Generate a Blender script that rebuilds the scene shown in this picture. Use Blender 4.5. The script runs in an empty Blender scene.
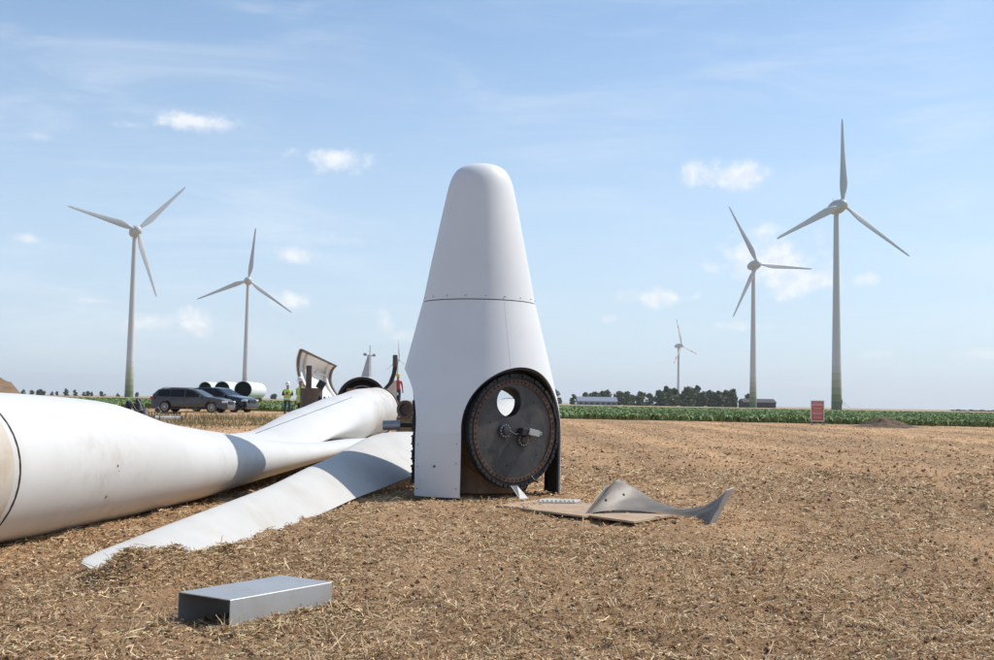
import bpy, bmesh, math, random
import numpy as np
from mathutils import Vector, Matrix

random.seed(7)
RNG = np.random.default_rng(11)
PI = math.pi
SC = bpy.context.scene
COL = SC.collection

# ------------------------------------------------------------------ camera
F = 1150.0                       # focal length in photo pixels (photo 994 x 660)
CAM = Vector((0, 0, 1.1))
PITCH, ROLL = math.atan(72 / F), 0.017
fw = Vector((0, math.cos(PITCH), math.sin(PITCH)))
r0 = Vector((1, 0, 0)); u0 = Vector((0, -math.sin(PITCH), math.cos(PITCH)))
RT = r0 * math.cos(ROLL) + u0 * math.sin(ROLL)
UP = u0 * math.cos(ROLL) - r0 * math.sin(ROLL)
cam = bpy.data.cameras.new('camera')
cam.lens = F / 994 * 36.0; cam.sensor_width = 36.0; cam.clip_end = 20000; cam.clip_start = 0.05
co = bpy.data.objects.new('camera', cam); COL.objects.link(co)
m = Matrix((RT, UP, -fw)).transposed().to_4x4(); m.translation = CAM
co.matrix_world = m
SC.camera = co

def ray(px, py): return fw + RT * ((px - 497) / F) + UP * ((330 - py) / F)
def at(px, py, Y):               # point on the pixel's ray at depth Y
    d = ray(px, py); return CAM + d * (Y / d.y)
def rise(y): return .21 * np.clip((np.asarray(y, float) - 25) / 60, 0, 1) ** 1.0    # the field climbs a hand's breadth towards the crop
def gnd(px, py, z=0.0):          # point on the ground
    d = ray(px, py); p = CAM + d * ((z - CAM.z) / d.z)
    for _ in range(6): p = CAM + d * ((z + float(rise(p.y)) - CAM.z) / d.z)
    return p

# ------------------------------------------------------------------ light
SUN_AZ, SUN_EL = math.radians(113), math.radians(50)     # azimuth from the viewer's side round to the right
SUN = Vector((math.cos(SUN_EL) * math.sin(SUN_AZ), -math.cos(SUN_EL) * math.cos(SUN_AZ), math.sin(SUN_EL)))
sl = bpy.data.lights.new('sun', 'SUN'); sl.energy = 4.0; sl.angle = math.radians(0.53); sl.color = (1.0, .955, .88)
so = bpy.data.objects.new('sun', sl); COL.objects.link(so)
so.rotation_euler = SUN.to_track_quat('Z', 'Y').to_euler()
SC.view_settings.view_transform = 'Standard'; SC.view_settings.look = 'None'
SC.view_settings.exposure = 0.12; SC.view_settings.gamma = 1.0
SC.render.engine = 'CYCLES'

def build_world():
    w = bpy.data.worlds.new('World'); SC.world = w; w.use_nodes = True
    nt = w.node_tree; N = nt.nodes; L = nt.links; N.clear()
    def nd(t, **k):
        n = N.new(t)
        for a, b in k.items(): setattr(n, a, b)
        return n
    def mth(op, a, b=None, c=None, clamp=False):
        n = nd('ShaderNodeMath', operation=op, use_clamp=clamp)
        for i, v in enumerate((a, b, c)):
            if v is None: continue
            if isinstance(v, (int, float)): n.inputs[i].default_value = v
            else: L.new(v, n.inputs[i])
        return n.outputs[0]
    def mixc(f, a, b):
        n = nd('ShaderNodeMix', data_type='RGBA')
        for i, v in ((0, f), (6, a), (7, b)):
            if isinstance(v, (int, float)): n.inputs[i].default_value = v
            elif isinstance(v, tuple): n.inputs[i].default_value = (*v, 1)
            else: L.new(v, n.inputs[i])
        return n.outputs[2]
    sky = nd('ShaderNodeTexSky', sky_type='NISHITA', sun_disc=False)
    sky.sun_elevation = SUN_EL; sky.sun_rotation = math.atan2(SUN.x, SUN.y)
    sky.air_density = 1.0; sky.dust_density = .8; sky.ozone_density = 1.0; sky.altitude = 50
    tc = nd('ShaderNodeTexCoord'); sep = nd('ShaderNodeSeparateXYZ'); L.new(tc.outputs['Generated'], sep.inputs[0])
    az = mth('ARCTAN2', sep.outputs[0], sep.outputs[1]); el = mth('ARCSINE', sep.outputs[2])
    p = nd('ShaderNodeCombineXYZ'); L.new(az, p.inputs[0]); L.new(el, p.inputs[1])
    # puffy edges: the position is pushed about by noise before the cloud shapes are measured
    n1 = nd('ShaderNodeTexNoise', noise_dimensions='3D'); n1.inputs['Scale'].default_value = 34; n1.inputs['Detail'].default_value = 7; n1.inputs['Roughness'].default_value = .62
    L.new(p.outputs[0], n1.inputs['Vector'])
    clouds = [(195,122,46,11,.95),(133,125,18,6,.4),(337,158,42,14,1.0),(22,238,18,7,.75),(40,136,16,5,.3),(297,256,18,10,.9),(192,322,20,20,.95),(155,322,34,11,.75),
              (292,301,26,14,.95),(97,301,30,4,.55),(725,174,50,17,.95),(772,262,60,34,1.0),(712,268,12,10,.6),(812,280,30,16,.85),(662,297,38,11,.95),(866,279,16,9,.75),
              (608,319,11,5,.6),(384,322,13,17,.75),(400,336,20,8,.35),(748,326,36,5,.45),(330,240,60,7,.22),(760,232,24,12,.85),(985,355,22,7,.4),(880,355,20,6,.25)]
    cs = []
    for (cx, cy, sx, sy, dens) in clouds:
        d = ray(cx, cy).normalized()
        cs.append((math.atan2(d.x, d.y), math.asin(d.z), sx / F, sy / F, dens))
    rr = random.Random(3)
    for k in range(12):              # the same fair-weather clouds go on round the horizon
        a = .62 + rr.random() * (2 * PI - 1.24); a = a if a < PI else a - 2 * PI
        e = rr.uniform(.05, .32); s = rr.uniform(.018, .05)
        cs.append((a, e, s, s * rr.uniform(.25, .45), rr.uniform(.5, 1)))
    acc = None
    for (a, e, sx, sy, dens) in cs:
        v = nd('ShaderNodeVectorMath', operation='SUBTRACT'); L.new(p.outputs[0], v.inputs[0]); v.inputs[1].default_value = (a, e, 0)
        v2 = nd('ShaderNodeVectorMath', operation='MULTIPLY'); L.new(v.outputs[0], v2.inputs[0]); v2.inputs[1].default_value = (1 / sx, 1 / sy, 0)
        ln = nd('ShaderNodeVectorMath', operation='LENGTH'); L.new(v2.outputs[0], ln.inputs[0])
        b = mth('SUBTRACT', 1.0, ln.outputs['Value'])
        b = mth('MULTIPLY_ADD', mth('SUBTRACT', n1.outputs[0], .51), 3.1, b)
        mr = nd('ShaderNodeMapRange', interpolation_type='SMOOTHSTEP'); L.new(b, mr.inputs[0])
        mr.inputs[1].default_value = -.10; mr.inputs[2].default_value = .92; mr.inputs[3].default_value = 0; mr.inputs[4].default_value = dens
        acc = mr.outputs[0] if acc is None else mth('MAXIMUM', acc, mr.outputs[0])
    # high thin cirrus, stretched along the wind
    mp = nd('ShaderNodeMapping'); mp.inputs['Rotation'].default_value = (0, 0, .22); mp.inputs['Scale'].default_value = (3.0, 15, 1)
    L.new(p.outputs[0], mp.inputs[0])
    n2 = nd('ShaderNodeTexNoise'); n2.inputs['Scale'].default_value = 1.6; n2.inputs['Detail'].default_value = 8; n2.inputs['Roughness'].default_value = .6; n2.inputs['Distortion'].default_value = .7
    L.new(mp.outputs[0], n2.inputs['Vector'])
    n3 = nd('ShaderNodeTexNoise'); n3.inputs['Scale'].default_value = 3.2; n3.inputs['Detail'].default_value = 3
    L.new(p.outputs[0], n3.inputs['Vector'])
    c1 = nd('ShaderNodeMapRange', interpolation_type='SMOOTHSTEP'); L.new(n2.outputs[0], c1.inputs[0])
    c1.inputs[1].default_value = .40; c1.inputs[2].default_value = .80; c1.inputs[4].default_value = .75
    c2 = nd('ShaderNodeMapRange', interpolation_type='SMOOTHSTEP'); L.new(n3.outputs[0], c2.inputs[0])
    c2.inputs[1].default_value = .35; c2.inputs[2].default_value = .65; c2.inputs[3].default_value = .15; c2.inputs[4].default_value = 1
    cir = mth('MULTIPLY', c1.outputs[0], c2.outputs[0])
    bgs = .13
    sc = nd('ShaderNodeVectorMath', operation='SCALE'); tn = nd('ShaderNodeVectorMath', operation='MULTIPLY'); L.new(sky.outputs[0], tn.inputs[0]); tn.inputs[1].default_value = (.90, 1.03, 1.10)   # colour grade, tints the sky bluer
    L.new(tn.outputs[0], sc.inputs[0]); sc.inputs['Scale'].default_value = bgs
    # summer haze: the air scatters more white light towards the horizon
    hz = nd('ShaderNodeMapRange', interpolation_type='SMOOTHSTEP'); L.new(el, hz.inputs[0])
    hz.inputs[1].default_value = -.02; hz.inputs[2].default_value = .42; hz.inputs[3].default_value = .72; hz.inputs[4].default_value = .05
    c = mixc(hz.outputs[0], sc.outputs[0], (.62, .74, .91))
    c = mixc(mth('MULTIPLY', cir, .5), c, (.88, .93, .99))
    n4 = nd('ShaderNodeTexNoise'); n4.inputs['Scale'].default_value = 75; n4.inputs['Detail'].default_value = 4; L.new(p.outputs[0], n4.inputs['Vector'])
    sh = nd('ShaderNodeMapRange', interpolation_type='SMOOTHSTEP'); L.new(n4.outputs[0], sh.inputs[0]); sh.inputs[1].default_value = .38; sh.inputs[2].default_value = .62
    c = mixc(mth('MULTIPLY', acc, .74), c, mixc(sh.outputs[0], (.84, .87, .93), (1.0, 1.0, 1.0)))
    bg = nd('ShaderNodeBackground'); L.new(c, bg.inputs[0]); bg.inputs[1].default_value = 1.0
    out = nd('ShaderNodeOutputWorld'); L.new(bg.outputs[0], out.inputs[0])
build_world()

# ------------------------------------------------------------------ materials
MATS = {}
def mat(name, col, rough=.6, metal=0.0, vary=.0, scale=8.0, bump=0.0, bscale=30.0, dirt=None, spec=.5, attr=None, detail=5, stains=(), coat=0.0):
    """procedural principled material: colour with noise variation, optional dirt patches, bump, or a colour attribute"""
    if name in MATS: return MATS[name]
    mt = bpy.data.materials.new(name); mt.use_nodes = True; MATS[name] = mt
    nt = mt.node_tree; b = nt.nodes['Principled BSDF']; L = nt.links
    b.inputs['Roughness'].default_value = rough; b.inputs['Metallic'].default_value = metal
    b.inputs['Specular IOR Level'].default_value = spec; b.inputs['Coat Weight'].default_value = coat
    tc = nt.nodes.new('ShaderNodeTexCoord'); src = None
    def mix(f, a, c, mode='MIX'):
        n = nt.nodes.new('ShaderNodeMix'); n.data_type = 'RGBA'; n.blend_type = mode
        for i, v in ((0, f), (6, a), (7, c)):
            if isinstance(v, (int, float)): n.inputs[i].default_value = v
            elif isinstance(v, tuple): n.inputs[i].default_value = (*v, 1)
            else: L.new(v, n.inputs[i])
        return n.outputs[2]
    def noise(s, d=detail, r=.6):
        n = nt.nodes.new('ShaderNodeTexNoise'); n.inputs['Scale'].default_value = s; n.inputs['Detail'].default_value = d; n.inputs['Roughness'].default_value = r
        L.new(tc.outputs['Object'], n.inputs['Vector']); return n.outputs[0]
    def rng(v, a, c, lo=0., hi=1.):
        n = nt.nodes.new('ShaderNodeMapRange'); L.new(v, n.inputs[0])
        for i, x in enumerate((a, c, lo, hi)): n.inputs[i + 1].default_value = x
        return n.outputs[0]
    if attr:
        a = nt.nodes.new('ShaderNodeAttribute'); a.attribute_name = attr; src = a.outputs['Color']
    else: src = tuple(col)
    if vary:
        lo = tuple(x * (1 - vary) for x in col); hi = tuple(min(1, x * (1 + vary)) for x in col)
        src = mix(rng(noise(scale), .3, .7), lo, hi)
    if dirt:
        dc, ds, a, c_, amt = dirt
        src = mix(rng(noise(ds, 6, .65), a, c_, 0, amt), src, dc)
    for (ctr, r_in, r_out, dc, amt, nsc, lo, hi) in stains:      # a stain with a place of its own: round a point, broken up by noise
        sb = nt.nodes.new('ShaderNodeVectorMath'); sb.operation = 'DISTANCE'; L.new(tc.outputs['Object'], sb.inputs[0]); sb.inputs[1].default_value = ctr
        ml = nt.nodes.new('ShaderNodeMath'); ml.operation = 'MULTIPLY'; L.new(rng(sb.outputs['Value'], r_in, r_out, 1, 0), ml.inputs[0]); L.new(rng(noise(nsc, 6, .7), lo, hi, 0, amt), ml.inputs[1])
        src = mix(ml.outputs[0], src, dc)
    if isinstance(src, tuple): b.inputs['Base Color'].default_value = (*src, 1)
    else: L.new(src, b.inputs['Base Color'])
    if bump:
        bp = nt.nodes.new('ShaderNodeBump'); bp.inputs['Strength'].default_value = bump; bp.inputs['Distance'].default_value = .02
        L.new(noise(bscale), bp.inputs['Height']); L.new(bp.outputs[0], b.inputs['Normal'])
    return mt

M_BLADE = mat('gelcoat_white', (.63, .62, .595), .48, vary=.05, scale=1.1, dirt=((.46, .39, .30), 1.7, .55, .80, .38), bump=.03, bscale=3)
BR = (.36, .24, .14)
M_BLADEA = mat('gelcoat_root_stained', (.63, .62, .595), .48, vary=.05, scale=1.1, dirt=((.46, .39, .30), 1.7, .57, .80, .32), bump=.03, bscale=3,
    stains=[((-3.5, 7.3, .6), .3, .85, (.42, .31, .20), .75, 2.5, .30, .62), ((-3.3, 9.5, .15), .2, 1.3, BR, .35, 5, .48, .72), ((-2.9, 12.3, .15), .1, 1.0, BR, .35, 5, .48, .72)])
M_BLADEC = mat('gelcoat_brown_stained', (.63, .62, .595), .48, vary=.05, scale=1.1, dirt=((.46, .39, .30), 1.7, .55, .80, .38), bump=.03, bscale=3,
    stains=[((-2.55, 24.3, 1.25), .15, .75, BR, .7, 4, .35, .62), ((-2.8, 23.6, .3), .25, 1.1, BR, .8, 3, .32, .6)])
M_BLADEB = mat('gelcoat_dusty', (.53, .515, .485), .6, vary=.07, scale=1.3, dirt=((.40, .33, .25), 2.0, .50, .80, .45), bump=.03, bscale=3, spec=.3)
M_SPIN = mat('spinner_paint', (.69, .705, .71), .55, vary=.03, scale=1.5, dirt=((.55, .50, .43), 2.6, .58, .85, .28), spec=.35, bump=.02, bscale=4)
M_SPIN2 = mat('spinner_panel_paint', (.655, .665, .67), .55, vary=.04, scale=2.0, dirt=((.46, .38, .29), 3.5, .55, .85, .40), spec=.35)
M_TURB = mat('turbine_white', (.53, .53, .525), .45, vary=.02, scale=.2)
M_DARK = mat('dark_rubber', (.018, .018, .02), .6, vary=.3, scale=20)
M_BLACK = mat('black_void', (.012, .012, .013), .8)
M_PLATE = mat('dark_steel_plate', (.060, .062, .064), .5, metal=.35, vary=.3, scale=5, dirt=((.15, .125, .10), 4, .48, .75, .7), bump=.15, bscale=30)
M_RUST = mat('rusty_steel', (.115, .066, .045), .75, metal=.1, vary=.4, scale=14, dirt=((.06, .035, .025), 20, .5, .7, .8), bump=.2, bscale=50)
M_HUB = mat('dusty_brown_casting', (.20, .125, .075), .8, vary=.3, scale=6, dirt=((.07, .05, .04), 5, .5, .75, .8), bump=.15, bscale=25)
M_ALU = mat('sheet_aluminium', (.47, .47, .465), .45, metal=.55, vary=.06, scale=3, dirt=((.42, .36, .29), 5, .48, .75, .6), bump=.05, bscale=6)
M_STEEL = mat('grey_steel', (.30, .31, .33), .4, metal=.6, vary=.15, scale=10)
M_GREYF = mat('bare_grey_sheet', (.165, .14, .115), .55, metal=.1, vary=.22, scale=4, dirt=((.12, .10, .08), 5, .46, .72, .8), bump=.08, bscale=20)
M_PLY = mat('weathered_plywood', (.44, .31, .20), .85, vary=.16, scale=6, dirt=((.25, .17, .11), 4, .5, .75, .6), bump=.15, bscale=60)
M_WHITE = mat('white_paint', (.76, .76, .75), .5, vary=.03, scale=4)
M_OFFW = mat('dirty_white_shell', (.66, .65, .61), .55, vary=.06, scale=3, dirt=((.30, .25, .19), 3, .52, .75, .6))
M_RUBBER = mat('tyre_rubber', (.022, .022, .024), .75)
M_GLASS = mat('tinted_glass', (.012, .013, .014), .08, spec=.35)
M_CARG = mat('anthracite_car_paint', (.070, .066, .062), .33, metal=.35, coat=.45)
M_CARB = mat('black_car_paint', (.020, .020, .022), .25, metal=.3, coat=.7)
M_TRIM = mat('black_trim', (.02, .02, .021), .5)
M_CHROME = mat('alloy', (.42, .43, .45), .3, metal=.8)
M_LAMP = mat('lamp_glass', (.75, .78, .82), .08, spec=.8)
M_RED = mat('tail_red', (.35, .02, .02), .2)
M_VEST = mat('hi_vis_yellow', (.45, .72, .03), .8)
M_REFL = mat('reflective_strip', (.70, .71, .70), .35)
M_JEAN = mat('blue_denim', (.045, .065, .12), .9, vary=.2, scale=20)
M_SKIN = mat('skin', (.40, .24, .17), .6)
M_NAVY = mat('dark_jacket', (.03, .033, .045), .9)
M_REDC = mat('red_shirt', (.36, .05, .04), .85)
M_HELW = mat('white_helmet', (.78, .78, .77), .35)
M_HELY = mat('yellow_helmet', (.72, .50, .04), .35)
M_GREENL = mat('green_label', (.05, .35, .24), .5)
M_SIGNR = mat('sign_red', (.50, .125, .085), .55, vary=.06, scale=3)
M_ROOF = mat('grey_blue_roof', (.20, .23, .28), .6)
M_BARN = mat('dark_barn_boards', (.055, .05, .045), .8)
M_WOOD = mat('timber', (.24, .16, .09), .85, vary=.25, scale=10)
M_BARK = mat('bark', (.07, .055, .04), .9)
M_SOIL = mat('dry_soil', (.21, .135, .08), .95, vary=.3, scale=2.5, bump=.6, bscale=9, dirt=((.10, .065, .04), 5, .5, .7, .7))

# ------------------------------------------------------------------ mesh helpers
class MB:
    def __init__(s): s.v = []; s.f = []; s.mi = []
    def add(s, vs, fs, mi=0):
        o = len(s.v); s.v += [tuple(x) for x in vs]; s.f += [tuple(i + o for i in f) for f in fs]; s.mi += [mi] * len(fs); return s
    def box(s, c, size, M=None, mi=0):
        c = Vector(c); hx, hy, hz = size[0] / 2, size[1] / 2, size[2] / 2
        vs = [Vector((x * hx, y * hy, z * hz)) for x in (-1, 1) for y in (-1, 1) for z in (-1, 1)]
        if M is not None: vs = [M @ v for v in vs]
        return s.add([v + c for v in vs], [(0, 1, 3, 2), (4, 6, 7, 5), (0, 4, 5, 1), (2, 3, 7, 6), (0, 2, 6, 4), (1, 5, 7, 3)], mi)
    def rings(s, rs, caps=(True, True), mi=0, closed=True):
        n = len(rs[0]); vs = [p for r in rs for p in r]; fs = []
        for i in range(len(rs) - 1):
            for j in range(n if closed else n - 1):
                k = (j + 1) % n; fs.append((i * n + j, i * n + k, (i + 1) * n + k, (i + 1) * n + j))
        if closed and caps[0]: fs.append(tuple(range(n - 1, -1, -1)))
        if closed and caps[1]: fs.append(tuple((len(rs) - 1) * n + j for j in range(n)))
        return s.add(vs, fs, mi)
    def tube(s, pts, rad, n=8, mi=0, caps=(True, True)):
        pts = [Vector(p) for p in pts]; rad = rad if hasattr(rad, '__len__') else [rad] * len(pts); rs = []
        for i, p in enumerate(pts):
            t = (pts[min(i + 1, len(pts) - 1)] - pts[max(i - 1, 0)]).normalized()
            a = t.orthogonal().normalized() if i == 0 else (pa - t * pa.dot(t)).normalized()
            pa = a; b = t.cross(a)
            rs.append([p + (a * math.cos(2 * PI * k / n) + b * math.sin(2 * PI * k / n)) * rad[i] for k in range(n)])
        return s.rings(rs, caps, mi)
    def lathe(s, prof, n=48, M=None, mi=0, closed_prof=False):
        """prof: (r, z) list about local z"""
        rs = []
        for (r, z) in prof:
            ring = [Vector((r * math.cos(2 * PI * k / n), r * math.sin(2 * PI * k / n), z)) for k in range(n)]
            rs.append([M @ v for v in ring] if M is not None else ring)
        if closed_prof: rs.append(rs[0]); return s.rings(rs, (False, False), mi)
        return s.rings(rs, (prof[0][0] > 1e-4, prof[-1][0] > 1e-4), mi)
    def prism(s, poly, d0, d1, fr, mi=0):
        """poly in (a,b) of frame fr=(origin, A, B, C), extruded along C from d0 to d1"""
        o, A, B, C = fr; n = len(poly)
        vs = [o + A * a + B * b + C * d0 for a, b in poly] + [o + A * a + B * b + C * d1 for a, b in poly]
        fs = [tuple(range(n - 1, -1, -1)), tuple(range(n, 2 * n))] + [(i, (i + 1) % n, (i + 1) % n + n, i + n) for i in range(n)]
        return s.add(vs, fs, mi)
    def build(s, name, mats, parent=None, smooth=None, weld=False, bevel=0):
        me = bpy.data.meshes.new(name); me.from_pydata(s.v, [], s.f)
        mats = mats if isinstance(mats, (list, tuple)) else [mats]
        for m_ in mats: me.materials.append(m_)
        if len(mats) > 1: me.polygons.foreach_set('material_index', s.mi)
        bm = bmesh.new(); bm.from_mesh(me)
        if weld: bmesh.ops.remove_doubles(bm, verts=bm.verts, dist=1e-5)
        bmesh.ops.recalc_face_normals(bm, faces=bm.faces)
        if bevel: bmesh.ops.bevel(bm, geom=[e for e in bm.edges], offset=bevel, segments=2, profile=.6, affect='EDGES', clamp_overlap=True)
        bm.to_mesh(me); bm.free()
        o = bpy.data.objects.new(name, me); COL.objects.link(o)
        if parent is not None: o.parent = parent
        if smooth is not None: shade(me, smooth)
        return o
def shade(me, ang):
    me.polygons.foreach_set('use_smooth', [True] * len(me.polygons))
    bm = bmesh.new(); bm.from_mesh(me)
    for e in bm.edges:
        e.smooth = not (len(e.link_faces) == 2 and e.calc_face_angle(0) > math.radians(ang))
    bm.to_mesh(me); bm.free()
def tag(o, label=None, cat=None, group=None, kind=None):
    if label: o['label'] = label
    if cat: o['category'] = cat
    if group: o['group'] = group
    if kind: o['kind'] = kind
    return o
def thing(name, loc, label, cat, group=None, rz=0.0):
    o = bpy.data.objects.new(name, None); COL.objects.link(o); o.location = loc; o.rotation_euler = (0, 0, rz); o.empty_display_size = .3
    return tag(o, label, cat, group)
def copy_tree(o, parent=None):
    c = o.copy(); COL.objects.link(c); c.parent = parent
    for ch in list(o.children): copy_tree(ch, c)
    return c
def boolean(o, cutters, op='DIFFERENCE'):
    for c in cutters:
        md = o.modifiers.new('b', 'BOOLEAN'); md.operation = op; md.solver = 'EXACT'; md.object = c
    dg = bpy.context.evaluated_depsgraph_get(); me = bpy.data.meshes.new_from_object(o.evaluated_get(dg))
    o.modifiers.clear(); old = o.data; o.data = me; bpy.data.meshes.remove(old)
    for c in cutters:
        d = c.data; bpy.data.objects.remove(c); bpy.data.meshes.remove(d)

# value noise in numpy
_T = RNG.random((256, 256))
def vnoise(x, y, s, seed=0):
    x = np.asarray(x) * s + seed * 17.3; y = np.asarray(y) * s + seed * 9.7
    xi = np.floor(x).astype(int); yi = np.floor(y).astype(int); fx = x - xi; fy = y - yi
    fx = fx * fx * (3 - 2 * fx); fy = fy * fy * (3 - 2 * fy)
    g = lambda a, b: _T[a % 256, b % 256]
    return (g(xi, yi) * (1 - fx) + g(xi + 1, yi) * fx) * (1 - fy) + (g(xi, yi + 1) * (1 - fx) + g(xi + 1, yi + 1) * fx) * fy - .5
HEAPS = []
for (px, py, hh, sg) in ((110, 579, .07, .13), (130, 574, .115, .14), (152, 569, .135, .15), (178, 564, .13, .15), (200, 557, .105, .14), (222, 551, .07, .13), (238, 546, .05, .12), (322, 600, .035, .10), (290, 607, .030, .10), (262, 613, .030, .09), (236, 622, .022, .08)):
    g_ = gnd(px, py + 10); HEAPS.append((g_.x, g_.y, hh, sg))
def height(x, y):
    x = np.asarray(x, float); y = np.asarray(y, float)
    far = np.clip(1 - (y - 20) / 40, 0, 1)
    rut = 0
    for o_ in (0, 1.75):            # shallow tyre ruts crossing the field
        d_ = (x - (2.6 + o_) - (y - 5) * .34) * .947; rut = rut + np.exp(-(d_ / .17) ** 2) - .35 * np.exp(-((np.abs(d_) - .33) / .12) ** 2)
    h = .055 * vnoise(x, y, 1.3) + .045 * vnoise(x, y, 3.7, 1) + .030 * vnoise(x, y, 9, 2) + .026 * vnoise(x, y, 21, 3) + .014 * vnoise(x, y, 47, 4)
    h = h * far - .012 + rise(y) - .028 * rut
    for (a, b, hh, sg) in HEAPS:
        h = h + hh * np.exp(-((x - a) ** 2 / (2 * (sg * 1.1) ** 2) + (y - b) ** 2 / (2 * (sg * .8) ** 2))) * (1 + .5 * vnoise(x, y, 6, 6))
    return h

def raw_mesh(name, V, Fq, mats, colors=None, nper=4):
    me = bpy.data.meshes.new(name); V = np.asarray(V, np.float32); Fq = np.asarray(Fq, np.int32)
    me.vertices.add(len(V)); me.vertices.foreach_set('co', V.ravel())
    me.loops.add(Fq.size); me.loops.foreach_set('vertex_index', Fq.ravel())
    me.polygons.add(len(Fq)); me.polygons.foreach_set('loop_start', np.arange(len(Fq), dtype=np.int32) * Fq.shape[1])
    for m_ in (mats if isinstance(mats, (list, tuple)) else [mats]): me.materials.append(m_)
    if colors is not None:
        ca = me.attributes.new('Col', 'FLOAT_COLOR', 'POINT')
        c4 = np.ones((len(V), 4), np.float32); c4[:, :3] = colors; ca.data.foreach_set('color', c4.ravel())
    me.update(calc_edges=True); me.validate()
    o = bpy.data.objects.new(name, me); COL.objects.link(o); return o

# ------------------------------------------------------------------ ground
def ground_material():
    mt = bpy.data.materials.new('stubble_soil'); mt.use_nodes = True; nt = mt.node_tree; L = nt.links; b = nt.nodes['Principled BSDF']
    b.inputs['Roughness'].default_value = .95; b.inputs['Specular IOR Level'].default_value = .1
    tc = nt.nodes.new('ShaderNodeTexCoord')
    def noise(s, d, r=.6, sc=None, rot=0):
        n = nt.nodes.new('ShaderNodeTexNoise'); n.inputs['Scale'].default_value = s; n.inputs['Detail'].default_value = d; n.inputs['Roughness'].default_value = r
        if sc:
            mp = nt.nodes.new('ShaderNodeMapping'); mp.inputs['Scale'].default_value = sc; mp.inputs['Rotation'].default_value = (0, 0, rot)
            L.new(tc.outputs['Object'], mp.inputs[0]); L.new(mp.outputs[0], n.inputs['Vector'])
        else: L.new(tc.outputs['Object'], n.inputs['Vector'])
        return n.outputs[0]
    def ramp(v, stops):
        r = nt.nodes.new('ShaderNodeValToRGB'); L.new(v, r.inputs[0]); e = r.color_ramp.elements
        while len(e) < len(stops): e.new(.5)
        for i, (p, c) in enumerate(stops): e[i].position = p; e[i].color = (*c, 1)
        return r.outputs[0]
    def mix(f, a, c, mode='MIX'):
        n = nt.nodes.new('ShaderNodeMix'); n.data_type = 'RGBA'; n.blend_type = mode
        for i, v in ((0, f), (6, a), (7, c)):
            if isinstance(v, (int, float)): n.inputs[i].default_value = v
            else: L.new(v, n.inputs[i])
        return n.outputs[2]
    fine = ramp(noise(38, 6, .75), [(.28, (.105, .060, .031)), (.45, (.36, .220, .118)), (.60, (.54, .350, .195)), (.74, (.78, .58, .35))])
    mid = ramp(noise(4.5, 6, .7), [(.3, (.27, .162, .088)), (.5, (.53, .338, .188)), (.68, (.68, .47, .28))])
    c = mix(.40, fine, mid)
    big = ramp(noise(.22, 4, .6, (1, .45, 1)), [(.35, (.72, .72, .74)), (.65, (1.25, 1.2, 1.15))])
    c = mix(.75, c, big, 'MULTIPLY')
    rows = ramp(noise(1.0, 3, .55, (.55, .018, 1), .33), [(.36, (.80, .78, .76)), (.50, (1, 1, 1)), (.64, (1.22, 1.21, 1.19))])
    c = mix(.9, c, rows, 'MULTIPLY')
    L.new(c, b.inputs['Base Color'])
    bp = nt.nodes.new('ShaderNodeBump'); bp.inputs['Strength'].default_value = .9; bp.inputs['Distance'].default_value = .03
    L.new(noise(55, 5, .75), bp.inputs['Height']); L.new(bp.outputs[0], b.inputs['Normal'])
    return mt
M_GROUND = ground_material()
def make_ground():
    ys = [-4000, -800, -150, -40, -12, -4, 0, 1.5, 2.5]
    y = 3.2
    while y < 45: ys.append(y); y *= 1.0058
    while y < 9000: ys.append(y); y *= 1.05
    ys = np.array(ys + [9000.])
    s = np.linspace(-1, 1, 441)
    w = np.where(ys < 3.2, 4.5, ys * .66 + 2.4)
    X = w[:, None] * s[None, :]
    ext = [40, 400, 9000]
    X = np.concatenate([-(w[:, None] + np.array(ext[::-1])[None, :]), X, w[:, None] + np.array(ext)[None, :]], 1)
    Y = np.repeat(ys[:, None], X.shape[1], 1)
    Z = height(X, Y)
    edge = np.ones(X.shape[1]); edge[:4] = 0; edge[-4:] = 0
    Z = rise(Y) + (Z - rise(Y)) * edge[None, :]
    V = np.stack([X, Y, Z], 2).reshape(-1, 3); nx = X.shape[1]
    i = np.arange((len(ys) - 1) * (nx - 1)); r = i // (nx - 1); c = i % (nx - 1); a = r * nx + c
    o = raw_mesh('ground', V, np.stack([a, a + 1, a + nx + 1, a + nx], 1), M_GROUND)
    o.data.polygons.foreach_set('use_smooth', np.ones(len(o.data.polygons), bool))
    tag(o, kind='structure')
make_ground()

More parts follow.
